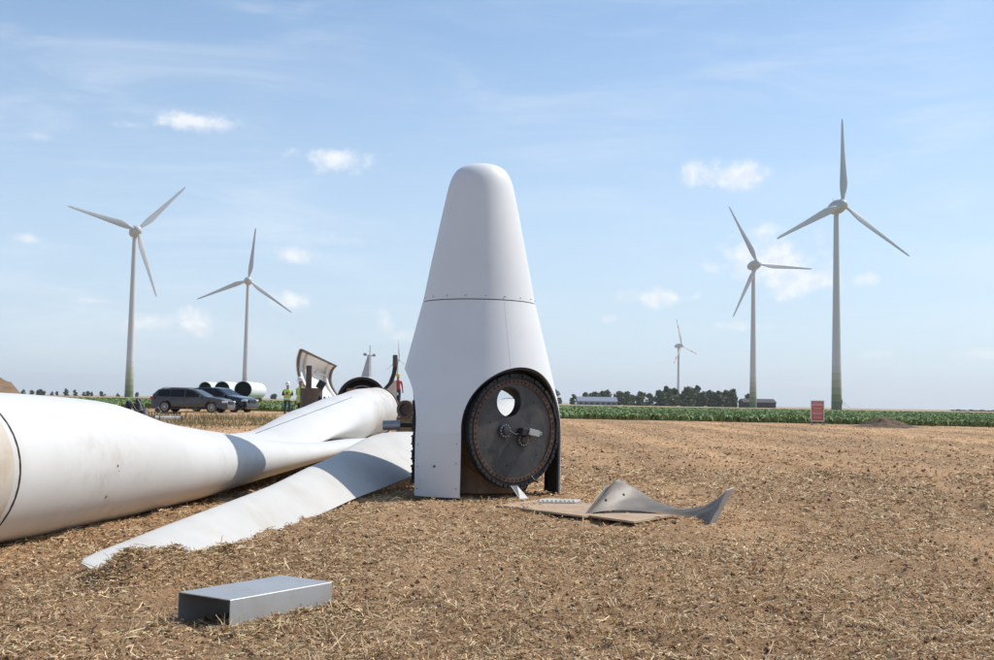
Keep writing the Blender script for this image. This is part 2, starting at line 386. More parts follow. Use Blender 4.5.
# straw, chaff and clods lying on it
def scatter(n, y0, y1, wid=.52, pad=1.0, power=1.0):
    u = RNG.random(n); y = y0 * (y1 / y0) ** u if power == 1 else (y0 + (y1 - y0) * u)
    x = (RNG.random(n) * 2 - 1) * (y * wid + pad); return x, y
M_STRAW = mat('straw', (.5, .4, .25), .7, attr='Col', spec=.25)
def make_straw():
    parts = [scatter(150000, 4.0, 9.5), scatter(130000, 8.5, 20), scatter(70000, 18, 66)]
    hx, hy = [], []
    for (a, b, hh, sg) in HEAPS:
        hx.append(a + RNG.normal(0, sg * 1.1, 900)); hy.append(b + RNG.normal(0, sg * .8, 900))
    x = np.concatenate([p[0] for p in parts] + hx); y = np.concatenate([p[1] for p in parts] + hy)
    tx, ty = scatter(220, 4.1, 8); k_ = vnoise(tx, ty, .8, 21) > -.08; tx, ty = tx[k_], ty[k_]; nt_ = 11; tuft0 = len(x)
    # patchy: thin it out by a low noise
    keep = RNG.random(len(x)) < np.clip(.70 + 1.1 * vnoise(x, y, .9, 8) + .8 * vnoise(x, y, 3.1, 9), .30, 1)
    for o_ in (0, 1.75):
        keep &= ~((np.abs((x - (2.6 + o_) - (y - 5) * .34) * .947) < .20) & (RNG.random(len(x)) < .7))
    keep[-len(np.concatenate(hx)):] = True
    x, y = x[keep], y[keep]; n0 = len(x)
    x = np.concatenate([x, (tx[:, None] + RNG.normal(0, .022, (len(tx), nt_))).ravel()]); y = np.concatenate([y, (ty[:, None] + RNG.normal(0, .022, (len(ty), nt_))).ravel()]); n = len(x)
    d = np.hypot(x, y)
    ln = np.clip(RNG.lognormal(math.log(.021), .62, n), .007, .15) * np.clip(d / 9, 1, 2.0)
    wd = RNG.uniform(.0012, .0034, n) * np.clip(d / 6, 1, 5)
    hd = RNG.random(n) * 2 * PI; pt = np.abs(RNG.normal(0, .24, n)); up = RNG.random(n) < .03; up[n0:] = True; pt[up] = RNG.uniform(.5, 1.3, up.sum()); ln[up] *= .75; ln[n0:] = RNG.uniform(.03, .11, n - n0)
    dx, dy, dz = np.cos(hd) * np.cos(pt), np.sin(hd) * np.cos(pt), np.sin(pt)
    z = height(x, y) + .004 + RNG.random(n) * .012
    D = np.stack([dx, dy, dz], 1); S = np.stack([-np.sin(hd), np.cos(hd), np.zeros(n)], 1)
    rl = RNG.normal(0, .6, n)[:, None]; Nn = np.cross(D, S); S = S * np.cos(rl) + Nn * np.sin(rl)
    P = np.stack([x, y, z], 1); bend = RNG.normal(0, .06, n)[:, None] * np.array([[0, 0, 1]]) * ln[:, None] + S * (RNG.normal(0, .08, n) * ln)[:, None]
    a = P - D * (ln * .15)[:, None]; b = P + D * (ln * .4)[:, None] + bend; c = P + D * (ln * .85)[:, None]
    W = S * wd[:, None]
    V = np.stack([a - W, a + W, b - W, b + W, c - W * .7, c + W * .7], 1).reshape(-1, 3)
    o6 = np.arange(n)[:, None] * 6
    Fq = np.concatenate([o6 + np.array([[0, 1, 3, 2]]), o6 + np.array([[2, 3, 5, 4]])], 0)
    t = np.clip(.95 * RNG.beta(1.35, 1.9, n) + np.where(up, .1, 0), 0, 1)[:, None]
    lo, hi = np.array([[.26, .152, .073]]), np.array([[.90, .69, .41]])
    C = (lo + (hi - lo) * t) * RNG.uniform(.85, 1.12, (n, 1)) + RNG.normal(0, .012, (n, 3))
    o = raw_mesh('straw_litter', V, Fq, M_STRAW, np.repeat(np.clip(C, .02, .8), 6, 0))
    tag(o, 'short dry straw and chaff littering the stubble field', 'straw', kind='stuff')
make_straw()
M_CLOD = mat('soil_clods', (.2, .13, .08), .95, attr='Col', spec=.1)
def make_clods():
    ps = [scatter(13000, 4.0, 10), scatter(9000, 9, 30), scatter(3500, 25, 62)]
    x = np.concatenate([p[0] for p in ps]); y = np.concatenate([p[1] for p in ps]); n = len(x); d = np.hypot(x, y)
    r = np.clip(RNG.lognormal(math.log(.0075), .45, n), .004, .020) * np.clip(d / 10, 1, 2.2)
    base = np.array([[1, 0, 0], [0, 1, 0], [-1, 0, 0], [0, -1, 0], [0, 0, .8], [0, 0, -.6]], float)
    J = base[None] * RNG.uniform(.6, 1.4, (n, 6, 3)) + RNG.normal(0, .18, (n, 6, 3))
    a = RNG.random(n) * 2 * PI; ca, sa = np.cos(a)[:, None], np.sin(a)[:, None]
    J = np.stack([J[..., 0] * ca - J[..., 1] * sa, J[..., 0] * sa + J[..., 1] * ca, J[..., 2]], 2)
    V = J * r[:, None, None] + np.stack([x, y, height(x, y) + r * .25], 1)[:, None, :]
    T = np.array([[0, 1, 4], [1, 2, 4], [2, 3, 4], [3, 0, 4], [1, 0, 5], [2, 1, 5], [3, 2, 5], [0, 3, 5]])
    Fq = (np.arange(n)[:, None, None] * 6 + T[None]).reshape(-1, 3)
    t = RNG.random((n, 1)); C = np.array([[.11, .066, .038]]) * (1 - t) + np.array([[.38, .24, .145]]) * t
    o = raw_mesh('soil_clods', V.reshape(-1, 3), Fq, M_CLOD, np.repeat(C, 6, 0))
    tag(o, 'small crumbly brown soil clods scattered on the stubble field', 'soil', kind='stuff')
make_clods()

# beet field: a green sheet, a bare strip beyond it, and the leaves standing on it
FIELD1 = 430.0
def edge_y(x):
    x = np.asarray(x, float); return np.where(x < 0, np.minimum(71 - .57 * x, 84), np.maximum(71 - .16 * x, 55))
def sheet(name, y0, y1, z, m_, w=9000):
    return tag(MB().add([(-w, y0, z), (w, y0, z), (w, y1, z), (-w, y1, z)], [(0, 1, 2, 3)]).build(name, m_), kind='structure')
M_CROPG = mat('crop_ground', (.18, .23, .105), .9, vary=.35, scale=.6, detail=8, dirt=((.12, .16, .06), .05, .45, .65, .5))
ex = [-9000, -60, -22.8, -15, -8, 0, 20, 40, 60, 9000]
tag(MB().add([(x, float(edge_y(x)) + 1.0, float(rise(edge_y(x))) + .05) for x in ex] + [(x, 180, .24) for x in ex] + [(x, FIELD1, .24) for x in ex],
    [(r * 10 + i, r * 10 + i + 1, r * 10 + i + 11, r * 10 + i + 10) for r in (0, 1) for i in range(9)]).build('crop_field', M_CROPG), kind='structure')
M_FARF = mat('far_field', (.36, .25, .15), .95, vary=.15, scale=.01)
sheet('far_field', FIELD1, 8000, .26, M_FARF)
M_LEAF = mat('beet_leaf', (.08, .14, .04), .8, attr='Col', spec=.12)
def make_beet():
    pos = []
    for (y0, y1, den, sz) in ((55, 96, 9.0, .82), (96, 120, 5.0, .9), (120, 170, 1.9, 1.4), (170, 300, .5, 2.4)):
        k = int((y1 - y0) * ((y0 + y1) * .52) * den)
        y = RNG.uniform(y0, y1, k); x = RNG.uniform(-1, 1, k) * (y * .50 + 6)
        q = y > edge_y(x) + .9 * vnoise(x, y * 0, .5, 3); x, y = x[q], y[q]
        pos.append(np.stack([x, y, np.full(len(x), sz)], 1))
    P = np.concatenate(pos); n = len(P); nl = 4
    x, y, sc = P[:, 0], P[:, 1], P[:, 2]
    hd = RNG.random((n, nl)) * 2 * PI; ht = RNG.uniform(.25, .40, (n, nl)); lw = RNG.uniform(.07, .14, (n, nl)) * sc[:, None]; rad = RNG.uniform(.10, .34, (n, nl)) * sc[:, None]
    cx, cy = np.cos(hd), np.sin(hd); B = np.stack([x[:, None] + 0 * hd, y[:, None] + 0 * hd, rise(y)[:, None] + 0 * hd], 2)
    D = np.stack([cx, cy, 0 * hd], 2); S = np.stack([-cy, cx, 0 * hd], 2); Z = np.array([0, 0, 1.])
    p0 = B + D * .03; p1 = B + D * (rad * .55)[..., None] + Z * (ht * .85)[..., None]; p2 = B + D * rad[..., None] + Z * (ht * RNG.uniform(.7, 1.1, (n, nl)))[..., None]
    W = S * lw[..., None]
    V = np.stack([p0 - W * .25, p0 + W * .25, p1 + W, p1 - W, p2 + W * .35, p2 - W * .35], 2).reshape(-1, 3)
    o6 = np.arange(n * nl)[:, None] * 6
    Fq = np.concatenate([o6 + np.array([[0, 1, 2, 3]]), o6 + np.array([[3, 2, 4, 5]])], 0)
    t = RNG.random((n * nl, 1)) ** 1.5; C = np.array([[.195, .26, .105]]) * (1 - t) + np.array([[.255, .32, .145]]) * t
    o = raw_mesh('beet_crop', V, Fq, M_LEAF, np.repeat(C, 6, 0))
    tag(o, 'low green leafy beet crop covering the field behind the stubble', 'crop', kind='stuff')
make_beet()

# dry grass and weeds between the blades and the cars
def make_grass():
    n = 24000
    cx = RNG.normal(0, 1, n); cy = RNG.normal(0, 1, n)
    c0 = gnd(226, 420); x = c0.x + cx * 3.4; y = c0.y - 1 + cy * 4.5
    k = RNG.random(n) < np.clip(.25 + 2.4 * vnoise(x, y, .45, 12) + 1.2 * vnoise(x, y, 1.6, 13), .03, 1); x, y = x[k], y[k]; n = len(x)
    h = np.clip(RNG.lognormal(math.log(.12), .5, n), .04, .55) * (1 + .8 * np.clip(vnoise(x, y, .35, 14) * 2, -.5, 1)); w = RNG.uniform(.008, .022, n); a = RNG.random(n) * 2 * PI
    lean = RNG.normal(0, .35, (n, 2)) * h[:, None]
    z = rise(y) - .01
    S = np.stack([np.cos(a), np.sin(a), 0 * a], 1) * w[:, None]
    b = np.stack([x, y, z], 1); t = np.stack([x + lean[:, 0], y + lean[:, 1], z + h], 1)
    V = np.stack([b - S, b + S, t], 1).reshape(-1, 3); Fq = np.arange(n * 3).reshape(-1, 3)
    q = RNG.random((n, 1)); C = np.array([[.42, .30, .17]]) * q + np.array([[.17, .18, .07]]) * (1 - q)
    o = raw_mesh('dry_grass', V, Fq, M_STRAW, np.repeat(C, 3, 0))
    tag(o, 'straggly half dry grass and weeds in front of the parked cars', 'grass', kind='stuff')
make_grass()

def mound(name, c, rx, ry, h, label, cat, seed, n=46, col=None, rough=1.0):
    xs = np.linspace(-1.25, 1.25, n); X, Y = np.meshgrid(xs, xs); R2 = X ** 2 + Y ** 2
    Z = np.exp(-R2 * 2.1) - .035
    Z = Z * (1 + .8 * rough * vnoise(X + seed, Y, 2.3, seed)) + (.42 * vnoise(X, Y, 5, seed) + .34 * vnoise(X, Y, 11, seed + 1) + .2 * vnoise(X, Y, 20, seed + 2)) * rough * np.clip(Z * 3, 0, 1)
    V = np.stack([X * rx, Y * ry, Z * h], 2).reshape(-1, 3)
    i = np.arange((n - 1) ** 2); a = (i // (n - 1)) * n + i % (n - 1)
    o = raw_mesh(name, V, np.stack([a, a + 1, a + n + 1, a + n], 1), col or M_SOIL); o.location = c
    return tag(o, label, cat)
g_ = gnd(-52, 424); mound('earth_mound', (g_.x, g_.y, g_.z), 3.7, 3.3, 2.5, 'tall bare brown earth mound rising behind the thick blade root', 'mound', 3, rough=.3)
g_ = gnd(886, 427); mound('soil_heap', (g_.x, g_.y, g_.z), 1.5, 1.0, .40, 'low dark heap of loose soil at the crop edge beside the red sign', 'heap', 9, 40,
      mat('dark_loose_soil', (.125, .08, .05), .95, vary=.4, scale=4, bump=.6, bscale=12))

# ------------------------------------------------------------------ lying rotor blades
def section(chord, thick, round_, n=40):
    """closed section in (a: chordwise, b: thickness); round_=1 circle, 0 aerofoil; a in [-.35c,.65c] for the aerofoil"""
    pts = []
    for k in range(n):
        t = 2 * PI * k / n; cx, sy = math.cos(t), math.sin(t)
        circ = (cx * chord / 2, sy * thick / 2)
        xx = (1 - cx) / 2                       # 0 at leading edge (t=0)
        yt = 5 * (.2969 * math.sqrt(xx) - .126 * xx - .3516 * xx ** 2 + .2843 * xx ** 3 - .1000 * xx ** 4)
        af = ((.36 - xx) * chord, (yt * thick * (1 if sy >= 0 else -.75)) + .05 * thick * math.sin(PI * xx))
        pts.append((circ[0] * round_ + af[0] * (1 - round_), circ[1] * round_ + af[1] * (1 - round_)))
    return pts
def loft_blade(root, tip, refz, secs, mb=None, n=40, sub=6):
    """secs: (s 0..1, chord, thick, round, twist deg, dy, dz). Axis root->tip; chord direction = twist about axis from the horizontal"""
    root, tip = Vector(root), Vector(tip); ax = (tip - root).normalized(); Lg = (tip - root).length
    H = ax.cross(Vector((0, 0, 1))).normalized()      # horizontal, to the right when looking to the tip
    Vv = H.cross(ax).normalized()
    S = np.array(secs, float); ss = []
    for i in range(len(S) - 1):
        for j in range(sub): ss.append(S[i, 0] + (S[i + 1, 0] - S[i, 0]) * j / sub)
    ss.append(S[-1, 0])
    def interp(col, s):          # monotone-ish cubic
        xs, ys_ = S[:, 0], S[:, col]; i = int(np.clip(np.searchsorted(xs, s) - 1, 0, len(xs) - 2)); h = xs[i + 1] - xs[i]; t = (s - xs[i]) / h
        def sl(k):
            if k == 0 or k == len(xs) - 1: return 0 if k == 0 else (ys_[-1] - ys_[-2]) / (xs[-1] - xs[-2])
            d0 = (ys_[k] - ys_[k - 1]) / (xs[k] - xs[k - 1]); d1 = (ys_[k + 1] - ys_[k]) / (xs[k + 1] - xs[k])
            return 0 if d0 * d1 <= 0 else 2 * d0 * d1 / (d0 + d1)
        m0, m1 = sl(i) * h, sl(i + 1) * h
        return (2 * t ** 3 - 3 * t ** 2 + 1) * ys_[i] + (t ** 3 - 2 * t ** 2 + t) * m0 + (-2 * t ** 3 + 3 * t ** 2) * ys_[i + 1] + (t ** 3 - t ** 2) * m1
    rs = []
    for s in ss:
        ch, th, rd, tw, oy, oz = [interp(c, s) for c in range(1, 7)]
        a = math.radians(tw); A = H * math.cos(a) + Vv * math.sin(a); B = -H * math.sin(a) + Vv * math.cos(a)
        c = root + ax * (Lg * s) + H * oy + Vv * oz
        rs.append([c + A * p + B * q for p, q in section(ch, th, min(1, max(0, rd)), n)])
    mb = mb or MB(); mb.rings(rs); return mb, (ax, H, Vv)

def ring_mesh(c, ax, r_out, r_in, w, n=64):
    M = ax.to_track_quat('Z', 'Y').to_matrix().to_4x4(); M.translation = c
    return MB().lathe([(r_in, 0), (r_out, 0), (r_out, w), (r_in, w)], n, M, closed_prof=True)

# A: thick root by the camera, running away to the right
tA = thing('dismounted_blade', (0, 0, 0), 'white rotor blade whose thick round root end shows a dark seam ring', 'rotor blade', 'dismounted rotor blades')
RA = Vector((-3.931, 7.0, .575)); TA = Vector((-2.071, 25.4, .226))
mb, (axA, HA, VA) = loft_blade(RA, TA, 0, [(0, 1.13, 1.13, 1, 0, 0, 0), (.073, 1.13, 1.13, 1, 0, 0, 0), (.103, 1.13, 1.13, 1, 0, 0, 0), (.17, 1.124, 1.092, .95, 2, .043, -.008), (.24, 1.182, .909, .85, 4, .045, -.092),
      (.32, 1.205, .762, .65, 6, .045, -.133), (.42, 1.17, .511, .4, 8, .138, -.141), (.55, .983, .344, .15, 8, .116, -.121), (.72, .76, .22, .05, 6, .037, -.031), (.9, .5, .13, 0, 3, 0, 0), (.985, .3, .07, 0, 0, 0, 0), (1, .08, .02, 0, 0, 0, 0)])
mb.build('blade_body', M_BLADEA, tA, 60)
ring_mesh(RA + axA * 1.02, axA, .5685, .55, .018).build('seam_ring', M_DARK, tA)
ring_mesh(RA + axA * .02, axA, .5672, .55, .93).build('root_band', mat('beige_root_band', (.56, .50, .42), .6, vary=.08, scale=2, dirt=((.40, .28, .17), 4, .45, .7, .6)), tA, 40)
ring_mesh(RA - axA * .05, axA, .575, .47, .05).build('root_flange', M_RUST, tA)
for (px, py, r) in ((118, 466, .011), (119, 471, .005), (106, 497, .013)):
    p = at(px, py, 9.0); best = None
    # small drain holes on the flank: walk the ray to the hull
    d = ray(px, py).normalized(); o_b = [o for o in tA.children if o.name.startswith('blade_body')][0]
    ok, hit, nrm, _ = o_b.ray_cast(CAM, d)
    if ok: 
        M = nrm.to_track_quat('Z', 'Y').to_matrix().to_4x4(); M.translation = hit
        MB().lathe([(r * 1.0, -.004), (r, .002), (r * .3, .002)], 14, M).build('drain_hole', M_RUST, tA)

# B: flat outer half with its tip towards the camera
tB = thing('dismounted_blade', (0, 0, 0), 'white rotor blade with flat tapering tip half buried in straw before the spinner', 'rotor blade', 'dismounted rotor blades')
RB = Vector((.312, 26.5, .62)); TB = Vector((.312, 26.5, .62)).lerp(Vector((-2.579, 6.341, .052)), .966)
mb, (axB, HB, VB) = loft_blade(RB, TB, 0, [(0, 1.13, 1.13, 1, 10, 0, 0), (.06, 1.13, 1.13, 1, 10, 0, 0), (.2, 1.2, .7, .5, 20, 0, -.1), (.3727, .88, .28, .1, 9, -.02, .025), (.5383, .942, .18, 0, 23.3, .118, .154), (.683, .669, .14, 0, 29.4, .19, .01),
      (.828, .485, .1, 0, 34, .02, -.016), (.925, .42, .075, 0, 24, -.01, -.02), (.968, .36, .06, 0, 22, -.03, -.02), (.988, .27, .045, 0, 22, -.03, -.01), (.997, .16, .03, 0, 22, -.02, 0), (1, .06, .012, 0, 22, -.01, 0)])
mb.build('blade_body', M_BLADEB, tB, 60)
ring_mesh(RB - axB * .05, axB, .575, .47, .05).build('root_flange', M_RUST, tB)

# C: root behind the spinner on timbers, running off to the left behind A
tC = thing('dismounted_blade', (0, 0, 0), 'white rotor blade with brown stained root end resting on timber beside the nacelle', 'rotor blade', 'dismounted rotor blades')
RC = Vector((-2.572, 24.78, .866)); TC = Vector((-6.361, 7.4, .15))
mb, (axC, HC, VC) = loft_blade(RC, TC, 0, [(0, 1.0, 1.0, 1, 0, 0, 0), (.05, 1.0, 1.0, 1, 0, 0, 0), (.12, 1.154, .999, .9, 0, -.01, -.094), (.22, 1.14, .614, .5, 8, -.043, -.104), (.34, 1.0, .324, .2, 12, -.043, -.263), (.6, .85, .25, 0, 10, 0, -.034), (.9, .5, .12, 0, 3, 0, 0), (.985, .3, .07, 0, 0, 0, 0), (1, .08, .02, 0, 0, 0, 0)])
mb.build('blade_body', M_BLADEC, tC, 60)
ring_mesh(RC - axC * .06, axC, .515, .42, .07).build('root_flange', M_RUST, tC)
# stain and long groove on C
seam = MB(); pts = []
ob = [o for o in tC.children if o.name.startswith('blade_body')][0]
for k in range(15):
    t = k / 14; px, py = 256 + (352 - 256) * t, 433.5 + (397.5 - 433.5) * t
    ok, hit, nrm, _ = ob.ray_cast(CAM, ray(px, py).normalized())
    if ok: pts.append(hit + nrm * .003)
if len(pts) > 3: seam.tube(pts, .007, 6).build('seam_line', M_STEEL, tC)
for k, q in enumerate((.35, 1.6)):
    c = RC + axC * q; zt = (c.z - (.5 if k == 0 else .54))
    tag(MB().box((c.x, c.y, zt / 2 - .01), (1.3, .22, max(.06, zt))).build('timber_block', M_WOOD, bevel=.012),
        ('squared timber block carrying the brown stained blade root', 'squared timber block under the blade further from its root')[k], 'timber', 'timbers under the blade')

# ------------------------------------------------------------------ spinner with hub
SP = at(476, 470, 14.0); SP = Vector((SP.x, 14.0, 0))
AZ = [math.radians(37), math.radians(-87), math.radians(156)]
ZC = .77
tS = thing('rotor_spinner', SP, 'tall white rotor spinner standing upright with round dark blade flange facing the field', 'spinner')
def bfr(a, z=ZC): return (Vector((0, 0, z)), Vector((math.cos(a), math.sin(a), 0)), Vector((0, 0, 1)), Vector((math.sin(a), -math.cos(a), 0)))
prof_low = [(1.02, .015), (1.022, .45), (1.02, .78), (.995, 1.02), (.945, 1.25), (.885, 1.50), (.79, 1.88), (.69, 2.285)]
def thick(prof, t): return prof + [(r - t, z + (0)) for r, z in prof[::-1]]
def densify(prof, k=4):
    P = []; n = len(prof)
    for i in range(n - 1):
        p0, p1, p2, p3 = prof[max(i - 1, 0)], prof[i], prof[i + 1], prof[min(i + 2, n - 1)]
        for j in range(k):
            t = j / k
            P.append(tuple(.5 * (2 * p1[c] + (p2[c] - p0[c]) * t + (2 * p0[c] - 5 * p1[c] + 4 * p2[c] - p3[c]) * t * t + (3 * p1[c] - p0[c] - 3 * p2[c] + p3[c]) * t ** 3) for c in (0, 1)))
    return P + [prof[-1]]
def u_poly(r, zc, zb, n=40):
    return [(r * math.cos(PI * k / n), r * math.sin(PI * k / n) + 0) for k in range(n + 1)] + [(-r, zb - zc), (r, zb - zc)]
def cutters(rc):
    out = []
    for a, r in zip(AZ, rc):
        out.append(MB().prism(u_poly(r, ZC, -.3), .25, 1.6, bfr(a)).build('cutter', M_SPIN))
    return out
RCUT = (.735, .715, .72)
shell = MB().lathe(thick(densify(prof_low, 4), .035), 128, closed_prof=True).build('spinner_shell', M_SPIN)
boolean(shell, cutters(RCUT)); shell.parent = tS; shade(shell.data, 35)
nose = [(.682, 2.297), (.66, 2.42), (.60, 2.74), (.535, 3.06), (.475, 3.36), (.425, 3.60), (.392, 3.74), (.352, 3.85), (.29, 3.935), (.205, 3.985), (.10, 4.008), (.0005, 4.013)]
MB().lathe(densify(nose, 3), 128).build('nose_cone', M_SPIN, tS, 40)
MB().lathe([(.672, 2.28), (.674, 2.28), (.674, 2.302), (.672, 2.302)], 96, closed_prof=True).build('joint_gap', M_DARK, tS)
for k in range(18):
    a = 2 * PI * k / 18 + .13
    M = Matrix.Translation((.678 * math.sin(a), -.678 * math.cos(a), 2.335)) @ Vector((math.sin(a), -math.cos(a), .2)).to_track_quat('Z', 'Y').to_matrix().to_4x4()
    MB().lathe([(.008, -.008), (.008, .004), (.004, .006), (.0005, .007)], 8, M).build('bolt', M_STEEL, tS)
# vertical joint strip on the shell above the arch and a lower add-on panel
a0 = math.radians(27)
PD = densify(prof_low, 4)
def shell_pt(a, z, off):
    r = float(np.interp(z, [p[1] for p in PD], [p[0] for p in PD])) + off
    return Vector((r * math.sin(a), -r * math.cos(a), z))
def patch(a1, a2, z1, z2, off, name, m_, na=14, nz=10, th=.006, taper=None):
    mb = MB(); g = [[shell_pt(a1 + (a2 - a1) * i / na, z1 + (z2 - z1) * j / nz, off) for i in range(na + 1)] for j in range(nz + 1)]
    h = [[shell_pt(a1 + (a2 - a1) * i / na, z1 + (z2 - z1) * j / nz, off - th) for i in range(na + 1)] for j in range(nz + 1)]
    V = [p for r in g for p in r] + [p for r in h for p in r]; n1 = (na + 1) * (nz + 1); W = na + 1; fs = []
    for j in range(nz):
        for i in range(na):
            q = j * W + i; fs += [(q, q + 1, q + W + 1, q + W), (n1 + q, n1 + q + W, n1 + q + W + 1, n1 + q + 1)]
    bd = [i for i in range(W)] + [j * W + na for j in range(1, nz + 1)] + [nz * W + i for i in range(na - 1, -1, -1)] + [j * W for j in range(nz - 1, 0, -1)]
    for k in range(len(bd)): x_, y_ = bd[k], bd[(k + 1) % len(bd)]; fs.append((x_, y_, y_ + n1, x_ + n1))
    return mb.add(V, fs).build(name, m_, tS, 30)
patch(math.radians(26.0), math.radians(26.5), 1.50, 2.275, .0012, 'joint_line', M_SPIN2, 1, 16)
aL = -(math.radians(87) - math.asin(.715 / 1.02)); aR = math.radians(37) - math.asin(.735 / 1.02)
patch(aL + .012, aR - .012, .02, .745, .006, 'lower_panel', M_SPIN2)
for (aa, zz) in ((aL + .05, .10), (aL + .05, .35), (aL + .05, .6), (aR - .045, .12), (aR - .045, .4), (aR - .045, .62)):
    p = shell_pt(aa, zz, .006); nrm = Vector((math.sin(aa), -math.cos(aa), 0)); M = nrm.to_track_quat('Z', 'Y').to_matrix().to_4x4(); M.translation = p
    MB().lathe([(.009, -.003), (.009, .003), (.0005, .006)], 8, M).build('rivet', M_STEEL, tS)
p = shell_pt(aL + .28, .36, .006); nrm = Vector((p.x, p.y, 0)).normalized(); M = nrm.to_track_quat('Z', 'Y').to_matrix().to_4x4(); M.translation = p
MB().lathe([(.015, -.003), (.015, .003), (.006, .002)], 12, M).build('drain_hole', M_RUST, tS)
# rubber lip inside each arch
for a, r in zip(AZ, RCUT):
    o_, A, B, C = bfr(a); mb = MB(); outer, inner = [], []
    P = [(r * math.cos(PI * k / 48), r * math.sin(PI * k / 48)) for k in range(49)]
    P = [(r, -.74), (r, -.5), (r, -.25)] + P + [(-r, -.25), (-r, -.5), (-r, -.74)]
    rr_ = []
    for (u, w) in P:
        z = ZC + w; Rz = float(np.interp(z, [p_[1] for p_ in prof_low], [p_[0] for p_ in prof_low]))
        dmax = math.sqrt(max(.01, (Rz - .02) ** 2 - u * u)); dmin = max(.5, dmax - .26)
        f1, f2 = (r - .004) / r, (r - .028) / r
        rr_.append([o_ + A * (u * f) + B * (w * (f if w > 0 else 1)) + C * d for f, d in ((f1, dmin), (f1, dmax), (f2, dmax), (f2, dmin))])
    mb.rings(rr_).build('rubber_lip', M_DARK, tS, 40)
